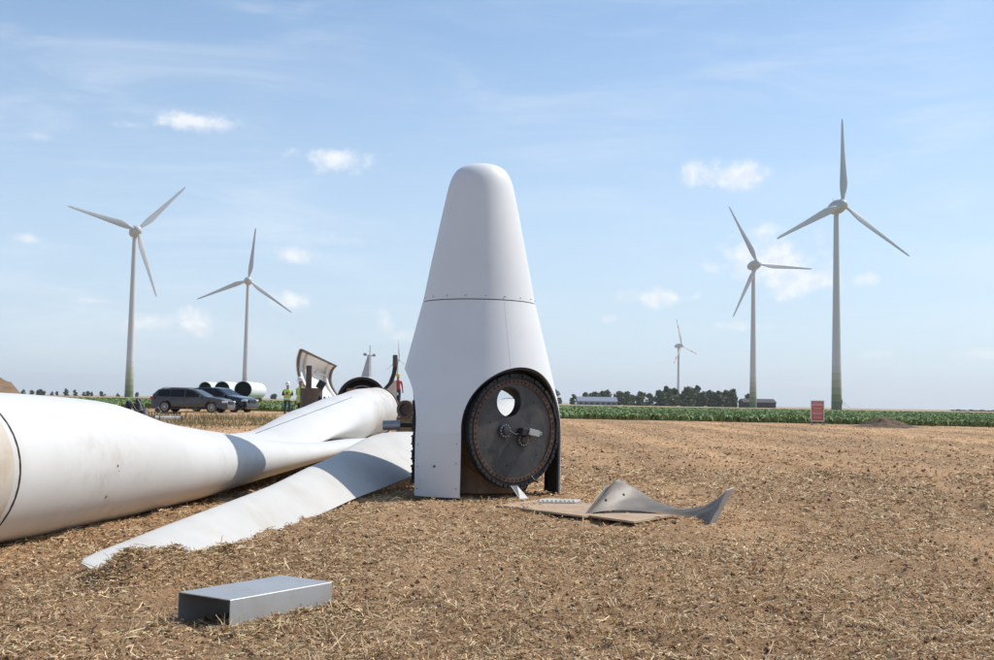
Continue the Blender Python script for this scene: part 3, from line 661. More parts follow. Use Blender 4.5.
# hub casting: hollow, with three round openings
hub = MB().lathe([(.56, .02), (.60, .04), (.60, .16), (.56, .30), (.60, .50), (.63, .77), (.60, 1.04), (.48, 1.28), (.30, 1.40), (.26, 1.36), (.43, 1.25), (.55, 1.03), (.58, .77), (.55, .52), (.50, .30), (.50, .02)], 64, closed_prof=True).build('hub_casting', M_HUB)
cut = [MB().lathe([(.50, .2), (.50, 1.3)], 40, Matrix.Translation((0, 0, ZC)) @ bfr(a)[3].to_track_quat('Z', 'Y').to_matrix().to_4x4()).build('cutter', M_HUB) for a in AZ]
boolean(hub, cut); hub.parent = tS; shade(hub.data, 35)
FD = .735
for i, a in enumerate(AZ):
    o_, A, B, C = bfr(a); M = Matrix((A, B, C)).transposed().to_4x4(); M.translation = o_
    MB().lathe([(.52, .40), (.60, .42), (.60, FD - .03), (.52, FD - .03)], 64, M, closed_prof=True).build('flange_collar', M_HUB, tS, 40)
    br = MB().lathe([(.595, FD - .06), (.662, FD - .06), (.662, FD + .005), (.615, FD + .012), (.595, FD + .012)], 96, M, closed_prof=True).build('bearing_ring', M_DARK, tS, 40)
    mb = MB()
    for k in range(64):
        t = 2 * PI * k / 64; c = M @ Vector((.642 * math.cos(t), .642 * math.sin(t), FD + .016)); R3 = M.to_3x3() @ Matrix.Rotation(t, 3, 'Z')
        mb.box(c, (.036, .046 + .006 * (k % 3), .016 + .012 * ((k * 7) % 3)), R3)
    tag(mb.build('bearing_teeth', M_DARK, br), kind='stuff')
    fr = MB().lathe([(.545, FD - .02), (.596, FD - .02), (.596, FD + .022), (.545, FD + .022)], 96, M, closed_prof=True).build('bolt_ring', M_RUST, tS, 40)
    mb = MB()
    for k in range(60):
        t = 2 * PI * (k + .5) / 60; M2 = M @ Matrix.Translation((.571 * math.cos(t), .571 * math.sin(t), FD + .021)); mb.lathe([(.0135, -.01), (.0135, .003)], 8, M2)
    tag(mb.build('bolt_holes', M_BLACK, fr), kind='stuff')
    sp_ = [[M @ Vector((r * math.cos(PI * (k - 2) / 44), r * math.sin(PI * (k - 2) / 44), d)) for r, d in ((.60, FD - .09), (.728, FD - .09), (.728, FD - .075), (.60, FD - .075))] for k in range(49)]
    MB().rings(sp_).build('dark_gap_backing', M_DARK, tS, 40)  # dark backing, added so no sky shows past the bearing ring
    if i == 0:
        disc = MB().lathe([(.546, FD - .02), (.546, FD + .008)], 96, M).build('blade_flange_plate', M_PLATE)
        hole_c = (-.085, .335)
        boolean(disc, [MB().lathe([(.178, FD - .2), (.178, FD + .2)], 48, M @ Matrix.Translation((*hole_c, 0))).build('cutter', M_PLATE)]); disc.parent = tS; shade(disc.data, 30)
        MB().lathe([(.172, FD - .11), (.1775, FD - .11), (.1775, FD + .004), (.172, FD + .004)], 48, M @ Matrix.Translation((*hole_c, 0)), closed_prof=True).build('hole_sleeve', M_DARK, disc, 40)
        for (u, w, r) in ((-.145, .0, .088), (.125, -.105, .085)):
            M2 = M @ Matrix.Translation((u, w, FD + .008))
            fl = MB().lathe([(r, -.002), (r, .018), (r * .55, .022), (r * .5, .045), (r * .32, .05), (.0005, .05)], 28, M2).build('slip_flange', M_PLATE, disc, 35)
            mb = MB()
            for k in range(12):
                t = 2 * PI * k / 12; mb.lathe([(.0085, .015), (.0085, .028), (.0005, .03)], 6, M2 @ Matrix.Translation((r * .76 * math.cos(t), r * .76 * math.sin(t), 0)))
            tag(mb.build('flange_bolts', M_CHROME, fl), kind='stuff')
        R3 = M.to_3x3() @ Matrix.Rotation(-.2, 3, 'Z')
        MB().box(M @ Vector((.21, -.02, FD + .07)), (.155, .075, .11), R3).build('terminal_box', M_ALU, disc, bevel=.005)
        MB().box(M @ Vector((.10, -.015, FD + .06)), (.12, .085, .10), R3).build('pitch_sensor', M_DARK, disc, bevel=.01)
        MB().tube([M @ Vector((-.10, -.01, FD + .05)), M @ Vector((-.03, -.045, FD + .07)), M @ Vector((.05, -.03, FD + .08))], .012, 8).build('cable', M_DARK, disc, 60)
        MB().box(M @ Vector((.365, -.035, FD + .012)), (.085, .036, .006), M.to_3x3()).build('green_label', M_REFL, disc)
        MB().box(M @ Vector((.385, -.035, FD + .0165)), (.035, .026, .004), M.to_3x3()).build('label_print', M_GREENL, disc)
        for (u, w) in ((-.36, .10), (-.10, -.40), (.28, .33), (.33, -.28)):
            MB().lathe([(.009, 0), (.009, .004), (.0005, .004)], 8, M @ Matrix.Translation((u, w, FD + .008))).build('plate_hole', M_BLACK, disc)
# pitch drive sticking out of the opening on the left
Yd = SP.y - .35
p1 = at(383, 425.5, Yd) - SP; p2 = at(400.5, 425, Yd) - SP; p3 = at(420, 425.5, Yd) - SP
MB().tube([p1, p2], .058, 20).build('drive_motor', M_STEEL, tS, 40)
MB().tube([p2, p3], .026, 12).build('drive_shaft', M_DARK, tS, 40)
mb = MB()
for k in range(9):
    z = .18 + k * .085; r = .715
    o_, A, B, C = bfr(AZ[1]); q = o_ + A * (r - .03) + B * (z - ZC) + C * .76
    mb.lathe([(.018, -.02), (.018, .005), (.008, .012), (.008, .02)], 8, Matrix.Translation(q) @ C.to_track_quat('Z', 'Y').to_matrix().to_4x4())
tag(mb.build('edge_bolts', M_DARK, tS), kind='stuff')
for k, (px, py, qx, qy) in enumerate(((531, 476, 538, 482), (522, 492, 528, 484))):
    a_, b_ = at(px, py, 13.5) - SP, at(qx, qy, 13.45) - SP
    MB().tube([a_, (a_ + b_) / 2 + Vector((0, 0, -.02)), b_], .012, 6).build('loose_cable', M_DARK, tS, 60)

# leaning plate and boards and the curved offcut
pl = thing('metal_strip', (0, 0, 0), 'small bright metal strip leaning against the hub under the flange', 'metal strip')
q = [at(510.5, 485.5, 13.28), at(517, 485, 13.25), gnd(529, 498.5, .02), gnd(520, 499.5, .02)]
mb = MB(); nrm = (q[1] - q[0]).cross(q[2] - q[0]).normalized() * .006
mb.add([*q, *[v + nrm for v in q]], [(0, 1, 2, 3), (7, 6, 5, 4), (0, 4, 5, 1), (1, 5, 6, 2), (2, 6, 7, 3), (3, 7, 4, 0)]).build('strip', M_ALU, pl)
def board(px4, z, name, label, th=.018):
    P = [gnd(px, py, z) for px, py in px4]; mb = MB(); n = len(P)
    mb.add([*P, *[v - Vector((0, 0, th)) for v in P]], [tuple(range(n)), tuple(range(2 * n - 1, n - 1, -1))] + [(i, (i + 1) % n, (i + 1) % n + n, i + n) for i in range(n)])
    return tag(mb.build(name, M_PLY), label, 'board', 'boards on the ground')
board([(498, 505), (585, 516), (612, 507), (552, 497.5)], .035, 'plywood_board', 'flat weathered plywood board lying between the spinner and the curved offcut')
board([(588, 515), (634, 521.5), (672, 515), (625, 509)], .030, 'plywood_board', 'plywood board lying beneath the curved grey offcut')
gr = thing('light_stripe_grating', gnd(560, 500.5, .06), 'short pale slatted grating shaped after light stripes on the plywood by the spinner', 'grating')  # pale slats built in place of bright light stripes on the plywood
for k in range(9):
    MB().box((-.19 + k * .046, .0, .0), (.022, .16, .02), Matrix.Rotation(-.5, 3, 'Z')).build('rung', M_OFFW, gr)
MB().box((-.005, .06, -.014), (.46, .02, .012)).build('rail', M_WHITE, gr); MB().box((-.005, -.06, -.014), (.46, .02, .012)).build('rail', M_WHITE, gr)

def offcut():
    t = thing('curved_offcut', (0, 0, 0), 'saddle shaped grey sheet metal offcut curling up at both ends on the stubble', 'offcut')
    # lower rim (near) and upper rim (far), left to right; every point from its pixel at a depth on the ground there
    lo = [(587, 514, .03), (600, 511.5, .05), (620, 510, .06), (645, 511.3, .05), (670, 514, .035), (690, 516.8, .025), (702, 519.5, .015), (709, 525, .0)]
    hi = [(609, 486, .25), (618, 479.5, .42), (634, 488, .42), (655, 501, .28), (676, 508.5, .16), (695, 507.5, .14), (714, 500.5, .12), (727, 490.5, .10)]
    L_ = [gnd(*p) for p in lo]; H_ = [at(px, py, l.y + dd) for (px, py, dd), l in zip(hi, L_)]
    def cr(P, t):
        n = len(P) - 1; i = min(int(t * n), n - 1); f = t * n - i; p0, p1, p2, p3 = P[max(i - 1, 0)], P[i], P[i + 1], P[min(i + 2, n)]
        return .5 * (2 * p1 + (p2 - p0) * f + (2 * p0 - 5 * p1 + 4 * p2 - p3) * f * f + (3 * p1 - p0 - 3 * p2 + p3) * f ** 3)
    nu, nv = 48, 10; G = []
    for j in range(nv + 1):
        v = j / nv; row = []
        for i in range(nu + 1):
            u = i / nu; p = cr(L_, u) * (1 - v) + cr(H_, u) * v
            p = p + Vector((0, -.006, .010)) * math.sin(PI * v) * (.3 + .7 * abs(2 * u - 1))
            p = p + Vector((0, .012, .014)) * (math.sin(9 * u + 4 * v) * .5 + abs(math.sin(17 * u - 5 * v + 1)) - .5) * math.sin(PI * min(1, v * 1.3) * .8); row.append(p)
        G.append(row)
    mb = MB(); W = nu + 1; n1 = W * (nv + 1)
    V = [p for r in G for p in r]; V2 = [p + Vector((.006, .012, .0)) for p in V]; fs = []
    for j in range(nv):
        for i in range(nu): q = j * W + i; fs += [(q, q + 1, q + W + 1, q + W), (n1 + q, n1 + q + W, n1 + q + W + 1, n1 + q + 1)]
    bd = [i for i in range(W)] + [j * W + nu for j in range(1, nv + 1)] + [nv * W + i for i in range(nu - 1, -1, -1)] + [j * W for j in range(nv - 1, 0, -1)]
    for k in range(len(bd)): x_, y_ = bd[k], bd[(k + 1) % len(bd)]; fs.append((x_, y_, y_ + n1, x_ + n1))
    mb.add(V + V2, fs).build('sheet', M_GREYF, t, 35)
    # folded bright flanges at both ends
    for (e0, e1, w) in ((G[0][nu], G[nv][nu], Vector((.075, .05, .02))), (G[0][0], G[nv][0], Vector((-.035, -.06, .0)))):
        f = MB(); q = [e0, e1, e1 + w, e0 + w]; n_ = Vector((.0, .004, .006))
        f.add([*q, *[v + n_ for v in q]], [(0, 1, 2, 3), (7, 6, 5, 4), (0, 4, 5, 1), (1, 5, 6, 2), (2, 6, 7, 3), (3, 7, 4, 0)]).build('folded_flange', M_ALU, t)
    for (i, j) in ((12, 6), (7, 3)):
        p = G[j][i]; n_ = (G[j][i + 1] - p).cross(G[j + 1][i] - p).normalized(); n_ = n_ if n_.y < 0 else -n_
        M = n_.to_track_quat('Z', 'Y').to_matrix().to_4x4(); M.translation = p + n_ * .001
        MB().lathe([(.014, 0), (.014, .004), (.0005, .004)], 10, M).build('bolt_hole', M_BLACK, t)
offcut()

# folded aluminium channel in the foreground
def channel():
    zt = .135
    a, b, c = gnd(230.5, 600, zt), gnd(332, 582, zt), gnd(171, 593, zt)
    o = a.copy(); o.z = 0
    X = (b - a); Lg = X.length; X.normalize(); Wv = (c - a); Wv = Wv - X * Wv.dot(X); Wd = Wv.length; Wv.normalize()
    t = thing('metal_channel', o, 'folded aluminium channel lying open side down on straw', 'metal channel')
    th = .0045; Z = Vector((0, 0, 1)); f = (Vector((0, 0, 0)), Wv, Z, X)
    r = .005
    MB().prism([(r, zt), (Wd - r, zt), (Wd - r, zt - th), (r, zt - th)], 0, Lg, f).build('top_sheet', M_ALU, t)
    arc = lambda cx, cz, s: [(cx + s * (-r * math.sin(q)), cz + r * math.cos(q)) for q in (0, .4, .8, 1.2, PI / 2)]
    for s, x0 in ((1, 0), (-1, Wd)):
        cx = x0 + s * r; ou = arc(cx, zt - r, s); inn = [(cx + s * (-(r - th) * math.sin(q)), zt - r + (r - th) * math.cos(q)) for q in (PI / 2, 1.2, .8, .4, 0)]
        MB().prism(ou + [(x0, -.02), (x0 + s * th, -.02)] + inn, 0, Lg, f).build('side_flange', M_ALU, t, 40)
channel()

# ------------------------------------------------------------------ standing turbines
def tower_material():
    mt = bpy.data.materials.new('tower_paint'); mt.use_nodes = True; nt = mt.node_tree; b = nt.nodes['Principled BSDF']; L = nt.links
    tc = nt.nodes.new('ShaderNodeTexCoord'); sp = nt.nodes.new('ShaderNodeSeparateXYZ'); L.new(tc.outputs['Object'], sp.inputs[0])
    mr = nt.nodes.new('ShaderNodeMapRange'); L.new(sp.outputs[2], mr.inputs[0]); mr.inputs[2].default_value = 21
    r = nt.nodes.new('ShaderNodeValToRGB'); r.color_ramp.interpolation = 'CONSTANT'; L.new(mr.outputs[0], r.inputs[0])
    st = [(0, (.115, .165, .075)), (.17, (.19, .225, .115)), (.31, (.28, .31, .19)), (.45, (.38, .395, .28)), (.60, (.46, .46, .38)), (.74, (.54, .535, .49)), (.88, (.59, .585, .575))]
    e = r.color_ramp.elements
    while len(e) < len(st): e.new(.5)
    for i, (p_, c) in enumerate(st): e[i].position = p_; e[i].color = (*c, 1)
    L.new(r.outputs[0], b.inputs['Base Color']); b.inputs['Roughness'].default_value = .5
    return mt
M_TOWER = tower_material()
def turbine(hub_px, hubz, Lpx, theta, psi, label, tower_m, tilt=6, red_tips=False, d0=2.15, d1=1.0, stairs=False, k=1.0):
    d = ray(*hub_px); Y = (hubz - CAM.z) / (d.z / d.y); hubp = CAM + d * (Y / d.y)
    Lm = Lpx * Y / F * 1.01
    ps, ti = math.radians(psi), math.radians(tilt)
    n = Vector((math.sin(ps) * math.cos(ti), -math.cos(ps) * math.cos(ti), math.sin(ti)))
    e1 = Vector((math.cos(ps), math.sin(ps), 0)); e2 = -e1.cross(n); e2 = e2 if e2.z > 0 else -e2
    ov = 4.6 * k
    base = Vector((hubp.x - n.x * ov, hubp.y - n.y * ov, 0))
    t = thing('wind_turbine', base, label, 'wind turbine', 'standing wind turbines')
    H = hubp - base
    prof = [(d0 * 1.06, -.3), (d0, hubz * .02), (d0 * .86, hubz * .25), (d0 * .66, hubz * .6), (d1 * 1.12, hubz * .9), (d1, hubz - 1.6 * k)]
    MB().lathe(densify(prof, 3), 32).build('tower', tower_m, t, 50)
    Mx = n.to_track_quat('Z', 'Y').to_matrix().to_4x4(); Mx.translation = H - n * ov
    # drop shaped nacelle then hub
    nac = [(.02, -5.2), (.9, -5.0), (1.7, -4.2), (2.3, -2.8), (2.75, -1.0), (2.95, .6), (2.95, 1.8), (2.7, 2.6)]
    MB().lathe([(r * k, z * k) for r, z in densify(nac, 3)], 32, Mx).build('nacelle', M_TURB, t, 50)
    hb = [(2.6, 2.75), (2.55, 3.4), (2.35, 4.4), (1.95, 5.3), (1.3, 6.0), (.6, 6.35), (.02, 6.42)]
    MB().lathe([(r * k, z * k) for r, z in densify(hb, 3)], 32, Mx).build('hub', M_TURB, t, 50)
    q = H - n * ov * 1.5 + Vector((0, 0, 2.2 * k))
    MB().tube([q, q + Vector((0, 0, 2.2 * k))], .07 * k, 6).build('wind_vane', M_STEEL, t)
    for i in range(3):
        a = math.radians(theta + 120 * i); rd = e1 * math.cos(a) + e2 * math.sin(a); tg = n.cross(rd)
        secs = [(.035, 1.25, 1.15, 1), (.085, 1.35, 1.1, .9), (.17, 2.35, .75, .3), (.25, 2.75, .62, 0), (.40, 2.25, .42, 0), (.60, 1.6, .26, 0), (.80, 1.10, .16, 0), (.94, .85, .13, 0), (.985, .66, .10, 0), (1, .35, .06, 0)]
        rs = []; S = np.array(secs)
        for s in [x for x in np.concatenate([np.linspace(.035, .3, 14), np.linspace(.33, 1, 16)])]:
            ch, th, rn = [float(np.interp(s, S[:, 0], S[:, c])) for c in (1, 2, 3)]; ch *= 1.2
            tw = -math.radians(20 * (1 - s) ** 2 + 3); A = tg * math.cos(tw) + n * math.sin(tw); B = rd.cross(A)
            c = H + rd * (Lm * s) + n * (.6 * s * s)
            rs.append([c + (A * p + B * q_) * k for p, q_ in section(ch, th, rn, 20)])
        mb = MB(); mb.rings(rs); bl = mb.build('rotor_blade', M_TURB, t, 60)
        if red_tips:
            for s0, s1 in ((.62, .72), (.86, .96)):
                rr2 = []
                for s in (s0, s1):
                    ch, th, rn = [float(np.interp(s, S[:, 0], S[:, c])) for c in (1, 2, 3)]; ch *= 1.2
                    tw = -math.radians(20 * (1 - s) ** 2 + 3); A = tg * math.cos(tw) + n * math.sin(tw); B = rd.cross(A); c = H + rd * (Lm * s) + n * (.6 * s * s)
                    rr2.append([c + (A * p * 1.06 + B * q_ * 1.3) * k for p, q_ in section(ch, th, rn, 20)])
                MB().rings(rr2).build('red_band', M_SIGNR, bl)
    if stairs:
        mb = MB()
        for s in range(9): mb.box((d0 + .5 + s * .26, -1.2, 2.3 - s * .26), (.3, .9, .05))
        mb.box((d0 + .1, -1.2, 2.55), (1.0, .9, .06)); st = mb.build('stairs', M_STEEL, t)
        for yy in (-1.65, -.75): MB().tube([(d0 - .2, yy, 3.5), (d0 + .5, yy, 3.5), (d0 + 2.9, yy, 1.1)], .04, 6).build('handrail', M_STEEL, st)
        M = Matrix.Translation((d0 * .9, -1.2, 3.5)); MB().box((d0 * .82, -1.2, 3.5), (.5, .85, 2.0)).build('door', M_STEEL, t)
    return Y
turbine((137.5, 230), 85, 69.5, 46, 33, 'white wind turbine with green tower foot beyond the thick blade root', M_TOWER)
turbine((248.5, 280), 85, 53.6, 84, 16, 'white wind turbine rising behind the parked cars and tower tubes', M_TOWER)
turbine((758, 264), 85, 64.5, -1, 22, 'white wind turbine beside the dark barn at the end of the trees', M_TOWER)
turbine((843, 204.5), 85, 89.5, 87, 19, 'tallest looking white wind turbine behind the red sign with one blade straight up', M_TOWER, stairs=True)
turbine((682, 345.5), 95, 28, 105, 50, 'far wind turbine with red banded blades above the farm trees', M_TURB, red_tips=True, k=1.35, d0=2.6, d1=1.5)
turbine((399.3, 360), 95, 20.5, 92, 40, 'far thin wind turbine just visible beside the curved nacelle rib', M_TURB, k=1.3, d0=2.4, d1=1.4)

# ------------------------------------------------------------------ trees and farm
def tree_mesh(seed, n=900, aspect=1.0):
    r = np.random.default_rng(seed); cl = 15
    cc = r.normal(0, 1, (cl, 3)); cc /= np.linalg.norm(cc, axis=1)[:, None]; cc *= r.uniform(.25, .85, (cl, 1)); cr_ = r.uniform(.22, .42, cl)
    cc[:, :2] = cc[:, :2] * .75 + r.normal(0, .25, (cl, 2)); cc[:, 2] = np.linspace(-.95, .85, cl); cc[:, :2] *= (1.05 - .45 * np.abs(cc[:, 2] + .25))[:, None]
    i = r.integers(0, cl, n); d = r.normal(0, 1, (n, 3)); d /= np.linalg.norm(d, axis=1)[:, None]
    P = cc[i] + d * (cr_[i] * r.uniform(.6, 1.05, n))[:, None]; P = P * np.array([.5 * aspect, .5 * aspect, .46]) + np.array([0, 0, .50]); P[:, 2] = np.maximum(P[:, 2], .02 + .06 * r.random(n))
    a = r.normal(0, 1, (n, 3)); a /= np.linalg.norm(a, axis=1)[:, None]; b = np.cross(a, d); b /= np.linalg.norm(b, axis=1)[:, None] + 1e-6
    s = r.uniform(.035, .075, n)[:, None]
    V = np.stack([P - a * s, P + b * s, P + a * s, P - b * s], 1).reshape(-1, 3)
    t = r.random((n, 1)); C = np.array([[.055, .080, .035]]) * (1 - t) + np.array([[.14, .17, .075]]) * t
    return V, np.arange(n * 4).reshape(-1, 4), np.repeat(C, 4, 0)
M_FOL = mat('tree_leaves', (.05, .07, .03), .7, attr='Col', spec=.2)
PROTO = []
for sd, asp in ((1, 1.0), (2, 1.25), (3, .8), (4, 1.1)):
    o = raw_mesh('crown', *tree_mesh(sd, 1000, asp)[:2], M_FOL, tree_mesh(sd, 1000, asp)[2]); me = o.data; bpy.data.objects.remove(o)
    mb = MB(); mb.tube([(0, 0, -.02), (.005, 0, .2), (-.01, .01, .45), (.01, 0, .75)], [.032, .024, .018, .006], 7)
    for q in range(5):
        a = q * 1.3 + sd; mb.tube([(0, 0, .3 + q * .06), (.12 * math.cos(a), .12 * math.sin(a), .42 + q * .07), (.26 * math.cos(a) * asp, .26 * math.sin(a) * asp, .52 + q * .07)], [.012, .008, .003], 5)
    tr = mb.build('trunk', M_BARK); tm = tr.data; bpy.data.objects.remove(tr); PROTO.append((me, tm))
def tree(px, top, Y, w, label, group, pi, base=None):
    T = at(px, top, Y); h = T.z; wid = w * Y / F
    t = thing('tree', (T.x, Y, 0), label, 'tree', group, rz=random.uniform(0, 6))
    me, tm = PROTO[pi]; asp = (1.0, 1.25, .8, 1.1)[pi]
    for nm, data in (('crown', me), ('trunk', tm)):
        c = bpy.data.objects.new(nm, data); COL.objects.link(c); c.parent = t; c.scale = (wid / asp * 1.35, wid / asp * 1.35, h * 1.04)
for i, (px, top, w) in enumerate(((640, 392, 12), (650, 394, 12), (660, 391, 15), (668, 387, 14), (676, 389, 16), (688, 388, 20), (697, 387, 14), (702, 392, 12), (708, 391, 17), (713, 393, 12), (718, 392, 14), (722, 393, 12), (727, 391, 16), (733, 390, 12))):
    tree(px, top, 720 + (i * 37) % 60, w, 'dark broadleaf tree in the dense clump between farm shed and barn', 'trees of the dense farm clump', i % 4)
for i, (px, top, w) in enumerate(((586, 393, 10), (594, 392.5, 13), (601, 391.5, 12), (607, 390.5, 11), (619, 392, 14), (626, 392, 12), (633, 395, 10))):
    tree(px, top, 790 + (i * 23) % 50, w, 'dark tree rising behind the long grey roofed farm shed', 'trees behind the farm shed', (i + 1) % 4)
tree(554, 390, 700, 12, 'lone round tree showing just past the spinner flank', None, 0)
tree(573.5, 394.5, 720, 8, 'small round tree beside the low white tunnel near the shed', None, 3)
tree(748, 394, 760, 8, 'slim tree between the dark barn and the turbine tower', None, 2)
for i, (px, top, w) in enumerate(((23, 389.5, 4), (32, 390.5, 5), (40, 389.5, 6), (44, 391, 4), (52, 391.5, 2.5), (57, 391.5, 3), (66, 389, 5), (75, 390, 4.5), (84, 392, 3), (88, 391.5, 5), (92, 392, 3), (101.5, 391.3, 4), (118, 393.5, 3), (137, 392.5, 4), (274, 394, 6), (560, 399, 4))):
    tree(px, top, 900 + (i * 41) % 90, w * 1.15, 'tiny dark tree in the sparse row along the far horizon', 'trees along the far horizon', i % 4)

def shed(name, x0, x1, ytop, yeave, Y, dpt, m_wall, m_roof, label, windows=0):
    a, b = at(x0, yeave, Y), at(x1, yeave, Y); rz = at((x0 + x1) / 2, ytop, Y).z; ze = (a.z + b.z) / 2; cx = (a.x + b.x) / 2; w = (b.x - a.x)
    t = thing(name, (cx, Y, 0), label, 'building')
    MB().box((0, dpt / 2, ze / 2), (w, dpt, ze)).build('wall', m_wall, t)
    pr = MB(); hw = w / 2 + .5
    for s in (-1, 1):
        y_e = -.5 if s < 0 else dpt + .5
        pr.add([(-hw, y_e, ze - .05), (hw, y_e, ze - .05), (hw, dpt / 2, rz), (-hw, dpt / 2, rz), (-hw, y_e, ze + .2), (hw, y_e, ze + .2), (hw, dpt / 2, rz + .25), (-hw, dpt / 2, rz + .25)],
               [(0, 1, 2, 3), (4, 5, 6, 7), (0, 1, 5, 4), (0, 3, 7, 4), (1, 2, 6, 5)])
    pr.build('roof', m_roof, t)
    for s in (-1, 1): MB().add([(s * w / 2 * .998, 0.01, ze), (s * w / 2 * .998, dpt - .01, ze), (s * w / 2 * .998, dpt / 2, rz)], [(0, 1, 2)]).build('gable', m_wall, t)
    for k in range(windows): MB().box((-w / 2 + w * (k + .5) / windows, -.04, ze * .5), (w / windows * .6, .08, ze * .35)).build('window', M_GLASS, t)
    if not windows: MB().box((0, -.05, ze * .42), (w * .16, .1, ze * .84)).build('barn_door', M_TRIM, t)
shed('farm_shed', 578, 617, 397.2, 401.6, 690, 14, mat('shed_wall', (.28, .30, .34), .7), M_ROOF, 'long low farm shed with pale grey blue roof before the trees', 7)
shed('dark_barn', 744, 776, 399.2, 402.8, 700, 16, M_BARN, M_BARN, 'dark low barn with pitched roof right of the tree clump')
h = thing('hedge', at(975, 409, 800) * 1, 'low dark green hedge on the horizon far beyond the crop', 'hedge'); h.location.z = 0
me, tm = PROTO[1]
for k in range(9):
    c = bpy.data.objects.new('shrub', me); COL.objects.link(c); c.parent = h; c.location = (-15 + k * 4.2, (k % 3), -.4); c.scale = (6.5, 5, 1.5 + .3 * (k % 2))

# ------------------------------------------------------------------ sign
sg = thing('site_sign', gnd(817.5, 425), 'red information board in white frame on legs at the crop edge', 'sign', rz=-.06)
s_ = sg.location.y / F; W_, H0, H1 = 12.5 * s_, 4.0 * s_, 24.0 * s_
MB().box((0, 0, (H0 + H1) / 2), (W_, .03, H1 - H0)).build('panel', M_SIGNR, sg)
fb = MB(); 
for (cx, cz, sx, sz) in ((-W_ / 2, (H0 + H1) / 2, .045, H1 - H0 + .045), (W_ / 2, (H0 + H1) / 2, .045, H1 - H0 + .045), (0, H1, W_ - .05, .045), (0, H0, W_ - .05, .045)): fb.box((cx, 0, cz), (sx, .05, sz))
fb.build('frame', M_REFL, sg)
for s in (-1, 1):
    lg = MB().box((s * W_ * .42, 0, H0 / 2 - .03), (.045, .045, H0 + .02)).build('leg', M_STEEL, sg)
    MB().box((s * W_ * .42, -.02, .01), (.10, .5, .05)).build('foot', M_STEEL, lg)
M_INK = mat('sign_print', (.62, .45, .42), .6)
rows = [(.90, .72, .05), (.80, .86, .09), (.66, .78, .035), (.60, .6, .035), (.50, .70, .03), (.40, .82, .05), (.33, .7, .035), (.22, .6, .03), (.14, .66, .03)]
for (fz, fw_, hh) in rows:
    MB().box((0, -.018, H0 + (H1 - H0) * fz), (W_ * fw_, .006, hh)).build('print_line', M_INK, sg)

# ------------------------------------------------------------------ cars
def wheel(parent, x, y, r, side):
    M = Matrix.Translation((x, y, r)) @ Matrix.Rotation(side * PI / 2, 4, 'X')
    w = MB().lathe([(r * .66, -.10), (r * .95, -.105), (r, -.07), (r, .07), (r * .95, .105), (r * .66, .10)], 32, M, closed_prof=True).build('wheel', M_RUBBER, parent, 40)
    mb = MB(); mb.lathe([(r * .67, -.04), (r * .67, .085), (r * .60, .085), (r * .58, .02), (r * .2, .03), (.0005, .03)], 32, M)
    mb.build('rim_barrel', M_TRIM, w, 40)
    mb = MB()
    for k in range(10):
        a = 2 * PI * k / 10; mb.box(M @ Vector((r * .36 * math.cos(a), r * .36 * math.sin(a), .072)), (r * .60, r * .085, .03), M.to_3x3() @ Matrix.Rotation(a, 3, 'Z'))
    mb.lathe([(r * .14, .05), (r * .14, .09), (.0005, .095)], 14, M); mb.lathe([(r * .66, .07), (r * .66, .095), (r * .585, .095), (r * .585, .07)], 32, M, closed_prof=True)
    mb.build('rim', M_CHROME, w, 40)
